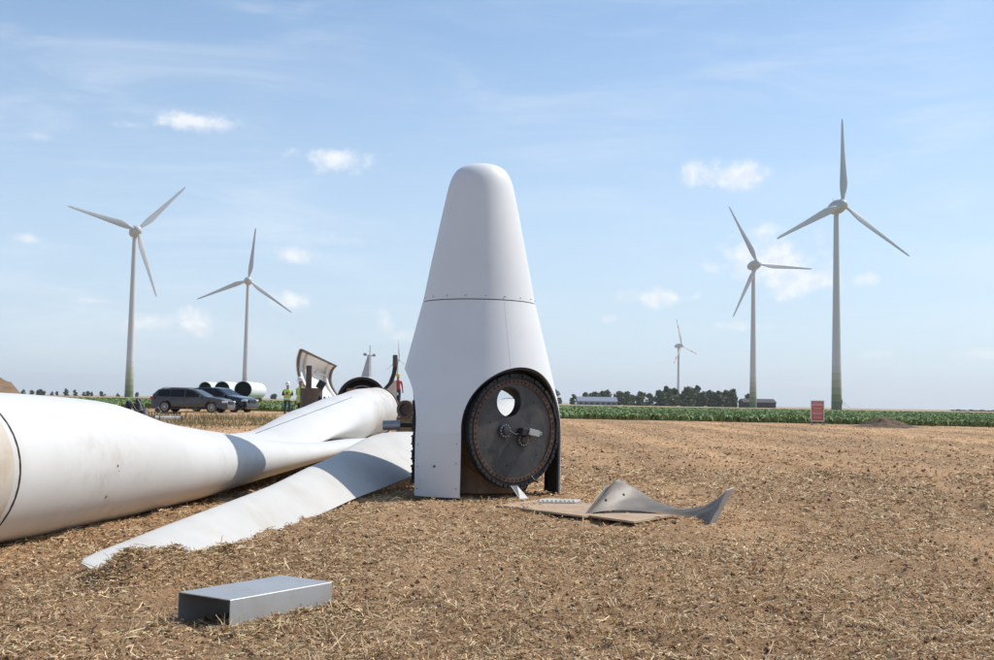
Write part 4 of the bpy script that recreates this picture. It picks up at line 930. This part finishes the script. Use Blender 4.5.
def car(loc, rz, label, paint, group, P):
    t = thing('parked_car', loc, label, 'car', group, rz)
    hw, hr, belt, roof = P['hw'], P['hr'], P['belt'], P['roof']; wr = P['wr']; ax = P['axles']
    top = P['top']; zb = P['clear']; xr, xf = top[0][0], top[-1][0]
    bot = [(xf, zb + .10), (xf - .12, zb)]
    for xa in (ax[1], ax[0]):
        for k in range(13):
            q = PI * k / 12; bot.append((xa + (wr + .06) * math.cos(q), max(zb, wr + (wr + .06) * math.sin(q))))
    bot += [(xr + .12, zb), (xr, zb + .12)]
    out = top + bot
    cxm = sum(p[0] for p in out) / len(out); czm = (zb + roof) / 2
    def lay(y, ins):
        r = []
        for (x, z) in out:
            xi = x + (cxm - x) * ins; zi = z + (czm - z) * ins * .9
            f = 1 - (1 - hr / hw) * max(0, (zi - belt) / (roof - belt)) - .05 * max(0, (zb + .25 - zi) / .25)
            # plan taper at nose and tail
            e = max(0, (abs(x - (xr + xf) / 2) / ((xf - xr) / 2)) - .72) / .28; f *= 1 - .17 * e * e
            r.append(Vector((xi, y * f, zi)))
        return r
    mb = MB(); mb.rings([lay(-hw, .05), lay(-hw * .985, .022), lay(-hw * .93, .0), lay(-hw * .5, -.004), lay(0, -.008), lay(hw * .5, -.004), lay(hw * .93, .0), lay(hw * .985, .022), lay(hw, .05)])
    body = mb.build('body', paint, t, 32)
    def yat(z): return hw * (1 - (1 - hr / hw) * max(0, (z - belt) / (roof - belt))) + .006
    for sd in (-1, 1):
        for poly in P['glass']:
            mb = MB(); n = len(poly)
            A = [Vector((x, sd * yat(z), z)) for x, z in poly]; B = [v - Vector((0, sd * .02, 0)) for v in A]
            mb.add(A + B, [tuple(range(n)), tuple(range(2 * n - 1, n - 1, -1))] + [(i, (i + 1) % n, (i + 1) % n + n, i + n) for i in range(n)]).build('side_window', M_GLASS, t)
        x0, z0 = P['mirror']; MB().box((x0, sd * (hw + .07), z0), (.12, .18, .13)).build('mirror', paint, t, bevel=.03)
        for xd, zd in P['handles']: MB().box((xd, sd * (hw + .005), zd), (.2, .03, .03)).build('door_handle', P.get('hm', paint), body)
        for xd in P['seams']: MB().box((xd, sd * (hw * .987 + .0), (zb + belt) / 2 + .12), (.012, .03, belt - zb - .30)).build('door_seam', M_TRIM, body)
        MB().box(((ax[0] + ax[1]) / 2, sd * (hw - .03), zb + .06), (ax[1] - ax[0] - 2 * wr - .2, .09, .10)).build('sill', M_TRIM, t)
        MB().box((xf - .20, sd * hw * .74, P['lampz']), (.36, .26, .12), Matrix.Rotation(-sd * .35, 3, 'Z')).build('headlight', M_LAMP, t, bevel=.03)
        MB().box((xr + .12, sd * hw * .80, P['tailz']), (.26, .22, .14), Matrix.Rotation(sd * .25, 3, 'Z')).build('tail_light', M_RED, t, bevel=.02)
        for xa in ax: wheel(t, xa, sd * (hw - .10), wr, -sd if False else (1 if sd < 0 else -1))
        if P.get('rails'): MB().tube([(P['rails'][0], sd * hr * .93, roof - .02), (P['rails'][0] + .15, sd * hr * .93, roof + .035), (P['rails'][1] - .15, sd * hr * .93, roof + .02), (P['rails'][1], sd * hr * .93, roof - .05)], .018, 6).build('roof_rail', M_TRIM, t)
    for nm, (xa, za), (xb, zb_), wf in (('windscreen', *P['screen'], .90), ('rear_window', *P['rear'], .86)):
        dx, dz = xb - xa, zb_ - za; ln = math.hypot(dx, dz); nx, nz = (dz / ln, -dx / ln) if nm == 'windscreen' else (dz / ln, -dx / ln)
        if nz < 0: nx, nz = -nx, -nz
        o_ = .012; ya, yb = yat(za) * wf, yat(zb_) * wf; q = [Vector((xa + nx * o_, -ya, za + nz * o_)), Vector((xa + nx * o_, ya, za + nz * o_)), Vector((xb + nx * o_, yb, zb_ + nz * o_)), Vector((xb + nx * o_, -yb, zb_ + nz * o_))]
        n_ = Vector((nx, 0, nz)) * -.02
        MB().add([*q, *[v + n_ for v in q]], [(0, 1, 2, 3), (7, 6, 5, 4), (0, 4, 5, 1), (1, 5, 6, 2), (2, 6, 7, 3), (3, 7, 4, 0)]).build(nm, M_GLASS, t)
    MB().box((xf - .02, 0, P['lampz'] - .08), (.08, hw * .95, .22)).build('grille', M_TRIM, t, bevel=.02)
    return t
WAG = dict(hw=.92, hr=.66, belt=.92, roof=1.47, wr=.335, axles=(-1.46, 1.47), clear=.20, lampz=.68, tailz=.88, mirror=(.78, 1.0), rails=(-1.75, .35),
    top=[(-2.40, .55), (-2.42, .80), (-2.34, .95), (-2.16, 1.18), (-1.98, 1.38), (-1.75, 1.445), (-1.0, 1.475), (-.2, 1.465), (.28, 1.40), (.72, 1.17), (1.08, .985), (1.6, .93), (2.05, .84), (2.33, .70), (2.42, .50)],
    glass=[[(-1.98, 1.0), (-1.88, 1.28), (-1.55, 1.36), (-1.22, 1.37), (-1.22, .97)], [(-1.14, .97), (-1.14, 1.38), (-.28, 1.385), (-.28, .955)], [(-.20, .955), (-.20, 1.385), (.16, 1.34), (.52, 1.16), (.80, .985), (.80, .955)]],
    screen=((.98, 1.03), (.36, 1.36)), rear=((-2.30, 1.02), (-2.03, 1.33)), handles=((-.95, .86), (.0, .86)), seams=(-1.1, -.24, .92))
SUVP = dict(hw=.91, hr=.68, belt=.98, roof=1.58, wr=.36, axles=(-1.36, 1.36), clear=.23, lampz=.78, tailz=.95, mirror=(.70, 1.06),
    top=[(-2.18, .6), (-2.20, .9), (-2.12, 1.05), (-1.98, 1.25), (-1.75, 1.47), (-1.45, 1.55), (-.6, 1.585), (.1, 1.53), (.62, 1.24), (.98, 1.06), (1.55, .99), (1.95, .90), (2.15, .76), (2.22, .55)],
    glass=[[(-1.75, 1.08), (-1.55, 1.38), (-1.15, 1.45), (-1.15, 1.03)], [(-1.07, 1.03), (-1.07, 1.46), (-.28, 1.49), (-.28, 1.02)], [(-.20, 1.02), (-.20, 1.48), (.08, 1.43), (.45, 1.24), (.72, 1.04)]],
    screen=((.88, 1.10), (.20, 1.47)), rear=((-2.08, 1.12), (-1.82, 1.40)), handles=((-.9, .93), (.02, .93)), seams=(-1.1, -.24, .85))
cw = gnd(193, 412.2); car((cw.x, cw.y, cw.z - .02), -.10, 'anthracite estate car with roof rails parked side on by the crop', M_CARG, 'cars parked at the field edge', WAG)
c2 = gnd(222, 411.2); k_ = (cw.y + 3.6) / c2.y; car((c2.x * k_, c2.y * k_, float(rise(c2.y * k_)) - .02), -.32, 'black high bodied car parked behind the anthracite estate', M_CARB, 'cars parked at the field edge', SUVP)

# ------------------------------------------------------------------ tower tubes lying in the crop
def tube_seg(px, py, rpx, Y, endpx, label):
    c = at(px, py, Y); R = rpx * Y / F
    e = at(endpx, py, Y + 16); axd = (Vector((e.x, e.y, c.z)) - c); Lg = axd.length; axd.normalize()
    t = thing('tower_tube', (c.x, c.y, 0), label, 'tower tube', 'tower tubes lying behind the cars')
    M = axd.to_track_quat('Z', 'Y').to_matrix().to_4x4(); M.translation = (0, 0, c.z)
    MB().lathe([(R * .93, 0), (R, 0), (R, Lg), (R * .93, Lg)], 48, M, closed_prof=True).build('tube_wall', M_WHITE, t, 40)
    MB().lathe([(R * .925, .5), (R * .925, Lg - .5)], 40, M).build('bore_shade_plug', M_BLACK, t)  # black plug stands in for the shade inside the open tube
    MB().lathe([(R * .93, .01), (R * .93, .12), (R * .86, .12), (R * .86, .01)], 48, M, closed_prof=True).build('end_flange', M_DARK, t, 40)
    for f in (.15, .85):
        q = M @ Vector((0, 0, Lg * f)); z1 = c.z - R * .93
        MB().box((q.x, q.y, z1 / 2), (R * 1.5, .35, z1)).build('cradle', M_WOOD, t)
tube_seg(243, 389.7, 8.8, 128, 258.5, 'white steel tower tube with open dark end nearest the parked black car')
tube_seg(222, 388.8, 7.6, 146, 242, 'middle white steel tower tube with dark open end above the black car')
tube_seg(205, 388.3, 6.6, 166, 229, 'white steel tower tube with dark open end above the estate car roof')

# ------------------------------------------------------------------ workers
def skin_body(name, joints, edges, rad, mats, parent, mat_fn, sub=2):
    me = bpy.data.meshes.new(name); me.from_pydata(joints, edges, []); o = bpy.data.objects.new(name, me); COL.objects.link(o)
    o.modifiers.new('s', 'SKIN'); sv = me.skin_vertices[0].data
    for i, r in enumerate(rad): sv[i].radius = r if hasattr(r, '__len__') else (r, r)
    sv[0].use_root = True
    md = o.modifiers.new('d', 'SUBSURF'); md.levels = md.render_levels = sub
    dg = bpy.context.evaluated_depsgraph_get(); m2 = bpy.data.meshes.new_from_object(o.evaluated_get(dg)); o.modifiers.clear(); o.data = m2; m2.name = name
    m2.materials.clear()
    for m_ in mats: m2.materials.append(m_)
    for p in m2.polygons: p.material_index = mat_fn(p.center); p.use_smooth = True
    o.parent = parent; return o
def worker(loc, rz, label, helmet, top, legs, vest, pose):
    t = thing('person', loc, label, 'person', None, rz)
    # faces local -Y
    J, E, R = [], [], []
    def j(p, r, pr=None):
        J.append(p); R.append(r)
        if pr is not None: E.append((pr, len(J) - 1))
        return len(J) - 1
    pel = j((0, 0, .95), (.15, .11)); ab = j((0, 0, 1.12), (.145, .105), pel); ch = j((0, -.01, 1.32), (.17, .12), ab); nk = j((0, -.01, 1.47), .06, ch)
    hd = j((0, -.035, 1.60), (.075, .09), nk); j((0, -.05, 1.72), (.075, .088), hd)
    hands = []
    for s in (-1, 1):
        hp = j((s * .10, 0, .88), .10, pel); kn = j((s * .115, -.03, .50), .066, hp); an = j((s * .125, .02, .09), .047, kn); j((s * .14, -.13, .045), .042, an)
        sh = j((s * .20, 0, 1.40), .062, ch)
        if pose == 'hold': el = j((s * .27, -.05, 1.14), .05, sh); wr = j((s * .10, -.27, 1.20), .034, el)
        else: el = j((s * .28, .03, 1.12), .05, sh); wr = j((s * .27, -.08, .88), .034, el)
        d_ = Vector(J[wr]) - Vector(J[el]); d_.normalize(); pm = j(tuple(Vector(J[wr]) + d_ * .06), .034, wr); hands.append((Vector(J[pm]), d_, s))
    body = skin_body('body', J, E, R, [M_SKIN, top, legs, M_TRIM], t, lambda c: 3 if c.z < .10 else 2 if c.z < .97 else (0 if (c.z > 1.47 or (abs(c.x) < .2 and c.y < -.24) or (abs(c.x) > .23 and c.z < .92)) else 1))
    mb = MB()
    for (p, d_, s) in hands:
        side = d_.cross(Vector((0, 0, 1))).normalized()
        for q in range(4): mb.tube([p + side * (.03 - q * .018), p + side * (.03 - q * .018) + d_ * .05 + Vector((0, 0, -.008)), p + side * (.03 - q * .018) + d_ * (.075 + .01 * (q in (1, 2))) + Vector((0, 0, -.03))], [.010, .009, .007], 6)
        mb.tube([p - d_ * .03 + side * .03 * -s, p + side * -.055 * s + d_ * .02, p + side * -.055 * s + d_ * .05], [.011, .010, .008], 6)
    mb.build('fingers', M_SKIN, body, 60)
    M = Matrix.Translation((0, -.042, 1.70)) @ Matrix.Rotation(.18, 4, 'X')
    he = MB().lathe([(.125, .02), (.128, .035), (.122, .08), (.10, .13), (.06, .163), (.0005, .172)], 24, M).build('helmet', helmet, t, 50)
    br = MB(); br.rings([[M @ Vector((.118 * math.cos(a), .118 * math.sin(a), .022)) for a in [2 * PI * k / 24 for k in range(24)]], [M @ Vector((.142 * math.cos(a), .14 * math.sin(a) - (.045 if math.sin(a) < 0 else 0) * abs(math.sin(a)), .012)) for a in [2 * PI * k / 24 for k in range(24)]]], (False, False)); br.build('brim', helmet, he)
    mb = MB(); mb.tube([(0, -.105, 1.655), (0, -.150, 1.625), (0, -.118, 1.612)], [.010, .017, .008], 6); mb.build('nose', M_SKIN, body)
    if vest:
        def ring(z, rx, ry, oy=0): return [Vector((rx * math.copysign(abs(math.cos(a)) ** .8, math.cos(a)), oy + ry * math.copysign(abs(math.sin(a)) ** .8, math.sin(a)), z)) for a in [2 * PI * k / 28 for k in range(28)]]
        v = MB().rings([ring(.88, .205, .155), ring(1.0, .20, .155), ring(1.15, .20, .15), ring(1.30, .225, .16, -.01), ring(1.40, .225, .14, -.01), ring(1.46, .15, .10, -.01)], (False, False)).build('hi_vis_vest', M_VEST, t, 60)
        for z in (.98, 1.13): MB().rings([ring(z - .025, .207, .161), ring(z + .025, .206, .160)], (False, False)).build('reflective_strip', M_REFL, v)
        for s in (-1, 1): MB().box((s * .10, -.172, 1.29), (.045, .012, .26)).build('reflective_strip', M_REFL, v)
    if pose == 'hold': tag(MB().box(Vector(loc) + Matrix.Rotation(rz, 3, 'Z') @ Vector((0, -.34, 1.24)), (.08, .02, .15), Matrix.Rotation(rz, 3, 'Z') @ Matrix.Rotation(.6, 3, 'X')).build('mobile_phone', M_TRIM, bevel=.004), 'small dark phone held in the hands of the vested worker', 'phone')
    return t
w1 = gnd(287, 416.8); worker((w1.x, w1.y, w1.z), .1, 'worker in yellow vest white helmet and jeans looking down at hands', M_HELW, M_NAVY, M_JEAN, True, 'hold')
w2 = at(300.8, 420, 43); worker((w2.x, 43, float(rise(43))), -.9, 'worker in yellow vest half hidden behind the dark steel drum', M_HELW, M_NAVY, M_NAVY, True, 'down')

# ------------------------------------------------------------------ nacelle pieces behind
def shell_panel():
    t = thing('nacelle_cover', (0, 0, 0), 'upright curved white nacelle cover seen from its ribbed inside', 'nacelle cover')
    Lc = [(300, 349, 44.0), (297.3, 358, 44.3), (297, 368, 44.4), (299, 378, 44.3), (304, 388, 44.0), (310, 398, 43.4), (318, 412, 42.6)]
    Rc = [(335.5, 366, 46.6), (331.5, 371, 46.9), (330, 378, 47.0), (331, 385, 46.9), (334.5, 392, 46.6), (339, 398, 46.0), (346, 412, 45.2)]
    Lp, Rp = [at(*p) for p in Lc], [at(*p) for p in Rc]
    def cr(P, t):
        n = len(P) - 1; i = min(int(t * n), n - 1); f = t * n - i; p0, p1, p2, p3 = P[max(i - 1, 0)], P[i], P[i + 1], P[min(i + 2, n)]
        return .5 * (2 * p1 + (p2 - p0) * f + (2 * p0 - 5 * p1 + 4 * p2 - p3) * f * f + (3 * p1 - p0 - 3 * p2 + p3) * f ** 3)
    inn = Vector((.80, -.6, .05)).normalized()
    def strip(u0_, u1_, v0, v1, off, th, nm, m_, nu=8, nv=24, par=t):
        P = [[cr(Lp, v0 + (v1 - v0) * j / nv).lerp(cr(Rp, v0 + (v1 - v0) * j / nv), u0_ + (u1_ - u0_) * i / nu) + inn * off for i in range(nu + 1)] for j in range(nv + 1)]
        V = [p for r in P for p in r]; W = nu + 1; n1 = len(V); V2 = [p - inn * th for p in V]; fs = []
        for j in range(nv):
            for i in range(nu): q = j * W + i; fs += [(q, q + 1, q + W + 1, q + W), (n1 + q, n1 + q + W, n1 + q + W + 1, n1 + q + 1)]
        bd = [i for i in range(W)] + [j * W + nu for j in range(1, nv + 1)] + [nv * W + i for i in range(nu - 1, -1, -1)] + [j * W for j in range(nv - 1, 0, -1)]
        for k in range(len(bd)): x_, y_ = bd[k], bd[(k + 1) % len(bd)]; fs.append((x_, y_, y_ + n1, x_ + n1))
        return MB().add(V + V2, fs).build(nm, m_, par, 35)
    strip(0, 1, 0, 1, 0, .05, 'shell', M_WHITE)
    strip(.0, .035, 0, 1, .10, .10, 'edge_rib', M_GREYF, 1); strip(.965, 1, 0, 1, .10, .10, 'edge_rib', M_GREYF, 1)
    strip(.18, .215, .06, .95, .12, .12, 'rib', M_OFFW, 1); strip(.80, .83, .08, 1, .14, .14, 'rib', M_OFFW, 1)
    strip(0, 1, 0, .035, .12, .12, 'top_rail', M_GREYF, 8, 2); strip(.52, .82, .30, .335, .12, .12, 'cross_rib', M_OFFW, 4, 2)
    strip(.30, .42, .36, .40, .05, .05, 'red_tag', M_RED, 1, 1)
shell_panel()
def drum():
    c = gnd(310.5, 427.5); t = thing('steel_drum', (c.x, c.y, c.z), 'large dark brown steel drum standing before the nacelle cover', 'drum')
    s = c.y / F; R = 11 * s; H = at(311, 388, c.y).z - c.z
    M_DR = mat('dark_brown_steel', (.125, .10, .085), .7, metal=.2, vary=.3, scale=4)
    MB().lathe([(R * .96, 0), (R, .04), (R, H * .3), (R * 1.02, H * .32), (R * 1.02, H * .36), (R, H * .38), (R, H - .1), (R * 1.03, H - .06), (R * 1.03, H), (R * .93, H), (R * .93, H - .3), (.001, H - .3)], 48).build('drum_shell', M_DR, t, 35)
    MB().box((-.13, .15, H + .32), (.16 * 1.2, .18, 1.0)).build('upright_channel', M_DR, t)
    MB().box((.36, -.1, H + .12), (.26, .2, .3), Matrix.Rotation(.5, 3, 'Y')).build('lug', M_DARK, t)
    for k in range(7): MB().tube([(R * .7 + .18 * k, -.2 + .05 * (k % 3), H * .55), (R * .9 + .16 * k, -.25, H * .78), (R + .15 * k + .1, -.1, H * (.62 + .05 * (k % 2)))], .05, 6).build('hose', M_DARK, t, 60)
drum()
def nacelle():
    c = at(362, 402, 34.0); R = 25.5 * 34 / F
    t = thing('nacelle_housing', (c.x, c.y, 0), 'lying nacelle housing with round dark open end and pointed tail fin', 'nacelle')
    axd = Vector((-.12, 1, 0)).normalized(); M = axd.to_track_quat('Z', 'Y').to_matrix().to_4x4(); M.translation = (0, 0, c.z)
    MB().lathe(densify([(R * .97, -.05), (R, .0), (R * 1.0, .6), (R * .97, 1.4), (R * .8, 2.2), (R * .45, 2.8), (.02, 3.0)], 3) , 56, M).build('housing_shell', M_OFFW, t, 45)
    bpy.data.objects.remove([o for o in t.children][-1])
    MB().lathe([(R * .9, -.05), (R * .97, -.05), (R, 0), (R, .9), (R * .95, 1.7), (R * .75, 2.4), (R * .3, 2.8), (.02, 2.85), (.02, 2.75), (R * .3, 2.7), (R * .7, 2.3), (R * .9, 1.6), (R * .93, .9), (R * .93, .05)], 56, M, closed_prof=True).build('housing_shell', M_OFFW, t, 45)
    MB().lathe([(R * .88, -.09), (R * .985, -.09), (R * .985, -.055), (R * .88, -.055)], 56, M, closed_prof=True).build('rim_seal', M_DARK, t, 45)
    MB().lathe([(R * .915, .02), (R * .925, .02), (R * .925, 1.2), (R * .915, 1.2)], 48, M, closed_prof=True).build('inner_lining', M_DARK, t, 45)
    MB().lathe([(R * .9, .55), (R * .9, .62), (R * .35, .62), (R * .35, .55)], 48, M, closed_prof=True).build('stator_ring', M_DARK, t, 45)
    MB().lathe([(R * .62, .35), (R * .66, .35), (R * .66, .55), (R * .62, .55)], 48, M, closed_prof=True).build('inner_ring', M_STEEL, t, 45)
    for (px, py, w, h, m_) in ((352, 392, .30, .22, M_WOOD), (371, 390, .34, .10, M_WOOD)):
        q = at(px, py, 34.1) - Vector((c.x, c.y, 0)); MB().box(q, (w, .2, h)).build('wood_wedge', m_, t)
    MB().box((0, 1.1, (c.z - R) / 2 + .02), (1.4, .3, max(.08, c.z - R + .1))).build('support_block', M_WOOD, t)
    # tail fin and sensor mast
    A, B, C = at(361, 377, 35.2), at(371.3, 377, 35.2), at(368.6, 355.5, 35.2); O = Vector((c.x, c.y, 0)); D = at(367.5, 356, 35.2)
    fin = MB(); th = Vector((.02, .09, 0)); P = [p - O for p in (A, B, at(370.3, 356, 35.2), D)]
    fin.add([*P, *[p + th for p in P]], [(0, 1, 2, 3), (7, 6, 5, 4), (0, 4, 5, 1), (1, 5, 6, 2), (2, 6, 7, 3), (3, 7, 4, 0)]); f = fin.build('tail_fin', mat('pale_grey_fin', (.40, .40, .41), .5, vary=.1, scale=3), t)
    P2 = [at(*p) - O for p in ((369.0, 377, 35.14), (371.6, 377, 35.14), (370.6, 355.8, 35.14), (369.1, 355.8, 35.14))]
    MB().add([*P2, *[p + Vector((0, .04, 0)) for p in P2]], [(0, 1, 2, 3), (7, 6, 5, 4), (0, 4, 5, 1), (1, 5, 6, 2), (2, 6, 7, 3), (3, 7, 4, 0)]).build('fin_edge', M_WHITE, f)
    a, b = at(369.7, 355.8, 35.2) - O, at(370.2, 345.5, 35.2) - O; MB().tube([a, b], .013, 6).build('sensor_mast', M_STEEL, f)
    a, b = at(365, 355, 35.2) - O, at(374, 356, 35.2) - O; MB().tube([a, b], .013, 6).build('sensor_arm', M_STEEL, f)
    for px, py in ((365, 354.6), (374, 355.4)): MB().lathe([(.02, -.04), (.055, -.02), (.055, .03), (.02, .05)], 8, Matrix.Translation(at(px, py, 35.2) - O)).build('sensor_cup', M_STEEL, f)
nacelle()
def rib():
    t = thing('curved_rib', (0, 0, 0), 'tall curved dark steel rib rising behind the blade root', 'steel rib')
    P = [at(*p) for p in ((372, 398, 40), (384, 390, 40), (390.5, 383, 40), (394, 374, 40), (395.6, 364, 40), (395.3, 355, 40))]
    mb = MB(); rs = []
    for p in P: rs.append([p + Vector((x, y, 0)) for x, y in ((-.07, -.1), (.07, -.1), (.07, .1), (-.07, .1))])
    mb.rings(rs).build('rib_beam', M_DARK, t, 40)
    q = at(395, 361, 39.9); MB().box(q, (.15, .16, .40)).build('end_plate', mat('brown_plate', (.10, .08, .07), .7), t, bevel=.02)
    P3 = [at(*p) for p in ((388, 399, 40.3), (396.5, 399, 40.3), (396, 381, 40.3), (393.5, 379.5, 40.3), (386, 391, 40.3))]
    n = len(P3); MB().add([*P3, *[p + Vector((0, .05, 0)) for p in P3]], [tuple(range(n)), tuple(range(2 * n - 1, n - 1, -1))] + [(i, (i + 1) % n, (i + 1) % n + n, i + n) for i in range(n)]).build('web_plate', M_OFFW, t)
    a = at(373, 398, 40.1); MB().tube([(a.x, 40, 0), (a.x, 40, a.z + .05)], .06, 8).build('post', M_DARK, t)
    a = at(398, 398, 40.3); MB().tube([(a.x, 40.3, 0), (a.x, 40.3, a.z + .1)], .05, 8).build('post', M_DARK, t)
rib()
# work platform with a third worker and a sack on it
YP = 66.0; pf = at(396, 400, YP); G0 = float(rise(YP)); PZ = .78
tp = thing('work_platform', (pf.x - .3, YP, G0), 'low steel work platform behind the blade root', 'platform')
MB().box((0, 0, PZ - G0 - .03), (2.2, 1.2, .06)).build('deck', M_STEEL, tp)
for sx in (-1.03, 1.03):
    for sy in (-.52, .52): MB().box((sx, sy, (PZ - G0 - .06) / 2), (.07, .07, PZ - G0 - .06)).build('leg', M_STEEL, tp)
worker((at(397.7, 390, YP).x, YP, PZ), .4, 'worker in yellow helmet and red shirt standing on the platform', M_HELY, M_REDC, M_JEAN, False, 'down')
sk = MB().lathe(densify([(.14, 0), (.26, .08), (.29, .30), (.25, .56), (.15, .70), (.10, .78), (.0005, .80)], 3), 20)
sk = sk.build('white_sack', M_WHITE, None, 60); s0 = at(386.5, 392, YP); sk.location = (s0.x, YP - .1, PZ); tag(sk, 'upright tied white sack on the platform beside the curved rib', 'sack')
dr = thing('rusty_pipe', (0, 0, 0), 'short rusty brown pipe with wide flange lying behind the spinner', 'pipe')
q = at(405, 409.5, 19.0); R = 9.2 * 19 / F; M = Vector((.35, 1, 0)).to_track_quat('Z', 'Y').to_matrix().to_4x4(); M.translation = q
M_BR = mat('brown_grease_steel', (.09, .06, .045), .7, vary=.3, scale=8)
MB().lathe([(R * .7, 0), (R, 0), (R, .05), (R * .82, .07), (R * .82, 1.0), (R * .7, 1.0)], 36, M, closed_prof=True).build('pipe_wall', M_BR, dr, 40)
MB().lathe([(R * .69, .06), (R * .69, .9)], 30, M).build('end_plate', M_BR, dr)
MB().box((q.x + .1, q.y + .3, (q.z - R) / 2), (.5, .3, q.z - R + .04)).build('stand', M_WOOD, dr)

# ------------------------------------------------------------------ gear on the left
def power_unit():
    c = gnd(134, 419.5); s = c.y / F
    t = thing('hydraulic_unit', (c.x, c.y, c.z), 'dark hydraulic power unit with hoses standing behind the thick blade', 'machine')
    MB().box((0, 0, .22), (20 * s, .5, .34)).build('tank', M_TRIM, t, bevel=.02)
    for k in range(4): MB().box((-8 * s + k * 5.3 * s, -.18, .03), (.06, .06, .08)).build('foot', M_TRIM, t)
    M = Matrix.Translation((-6.0 * s, 0, .38)); MB().lathe([(.10, 0), (.12, .04), (.12, .34), (.09, .40), (.0005, .42)], 20, M).build('motor', M_NAVY, t, 40)
    MB().box((3.0 * s, 0, .55), (.26, .26, .3)).build('valve_block', mat('machine_brown', (.07, .05, .05), .6), t, bevel=.02)
    MB().box((3.4 * s, 0, .80), (.18, .2, .2), Matrix.Rotation(.4, 3, 'Y')).build('pump_head', M_TRIM, t, bevel=.02)
    MB().box((-1.0 * s, -.05, .52), (.16, .14, .12)).build('pale_gauge', M_OFFW, t, bevel=.02)
    MB().tube([(3.5 * s, -.1, .86), (6 * s, -.15, .74), (9 * s, -.2, .42), (9.6 * s, -.2, .38)], .03, 8).build('lever', mat('blue_grey_paint', (.16, .22, .30), .5), t)
    MB().box((10.5 * s, 0, .25), (.18, .3, .46)).build('grey_case', M_STEEL, t, bevel=.02)
    for k in range(3): MB().tube([(-4 * s, -.2, .4), (-1 * s, -.3, .75 - k * .1), (3 * s, -.25, .45), (7 * s, -.3, .30 - .05 * k)], .022, 6).build('hose', M_TRIM, t, 60)
power_unit()
def bolt_rack():
    c = gnd(160, 417.0); s = c.y / F; t = thing('bolt_rack', (c.x, c.y, c.z), 'low rack of upright dark bolts on bare ground before the estate car', 'rack', rz=-.03)
    L_ = 42 * s; MB().box((0, 0, .05), (L_, .16, .05)).build('base_bar', M_TRIM, t); MB().box((L_ * .26, .02, .20), (L_ * .46, .12, .10)).build('tray', M_TRIM, t)
    for k in range(15): MB().tube([(-L_ / 2 + L_ * (k + .5) / 15, 0, .07), (-L_ / 2 + L_ * (k + .5) / 15, 0, .24)], .024, 6).build('bolt', M_TRIM, t)
    MB().box((-.12, 0, .32), (.22, .14, .18), Matrix.Rotation(.6, 3, 'Y')).build('clamp', M_TRIM, t)
    g = gnd(168.5, 420.5); tt = thing('white_pipe', (g.x, g.y, g.z), 'short white plastic pipe lying on the ground beside the bolt rack', 'pipe', rz=-.05)
    s = g.y / F; MB().tube([(-13 * s, 0, .10), (13 * s, 0, .10)], .085, 24).build('pipe_wall', M_WHITE, tt, 40)
    MB().tube([(13 * s, 0, .10), (14 * s, 0, .10)], .092, 24).build('end_cap', M_TRIM, tt, 40); MB().tube([(-9 * s, 0, .10), (-8 * s, 0, .10)], .09, 24).build('band', M_TRIM, tt, 40)
bolt_rack()
# ------------------------------------------------------------------ summer haze in the air
def haze():
    o = MB().box((0, 2500, 74), (18600, 13600, 150)).build('haze', mat('haze_unused', (1, 1, 1)))
    mt = bpy.data.materials.new('haze_air'); mt.use_nodes = True; nt = mt.node_tree; nt.nodes.clear()
    out = nt.nodes.new('ShaderNodeOutputMaterial'); v = nt.nodes.new('ShaderNodeVolumePrincipled')
    v.inputs['Color'].default_value = (.95, .97, 1.0, 1); v.inputs['Density'].default_value = HAZE; v.inputs['Anisotropy'].default_value = .2
    nt.links.new(v.outputs[0], out.inputs['Volume']); o.data.materials.clear(); o.data.materials.append(mt)
    tag(o, kind='stuff')
HAZE = .00009
haze()
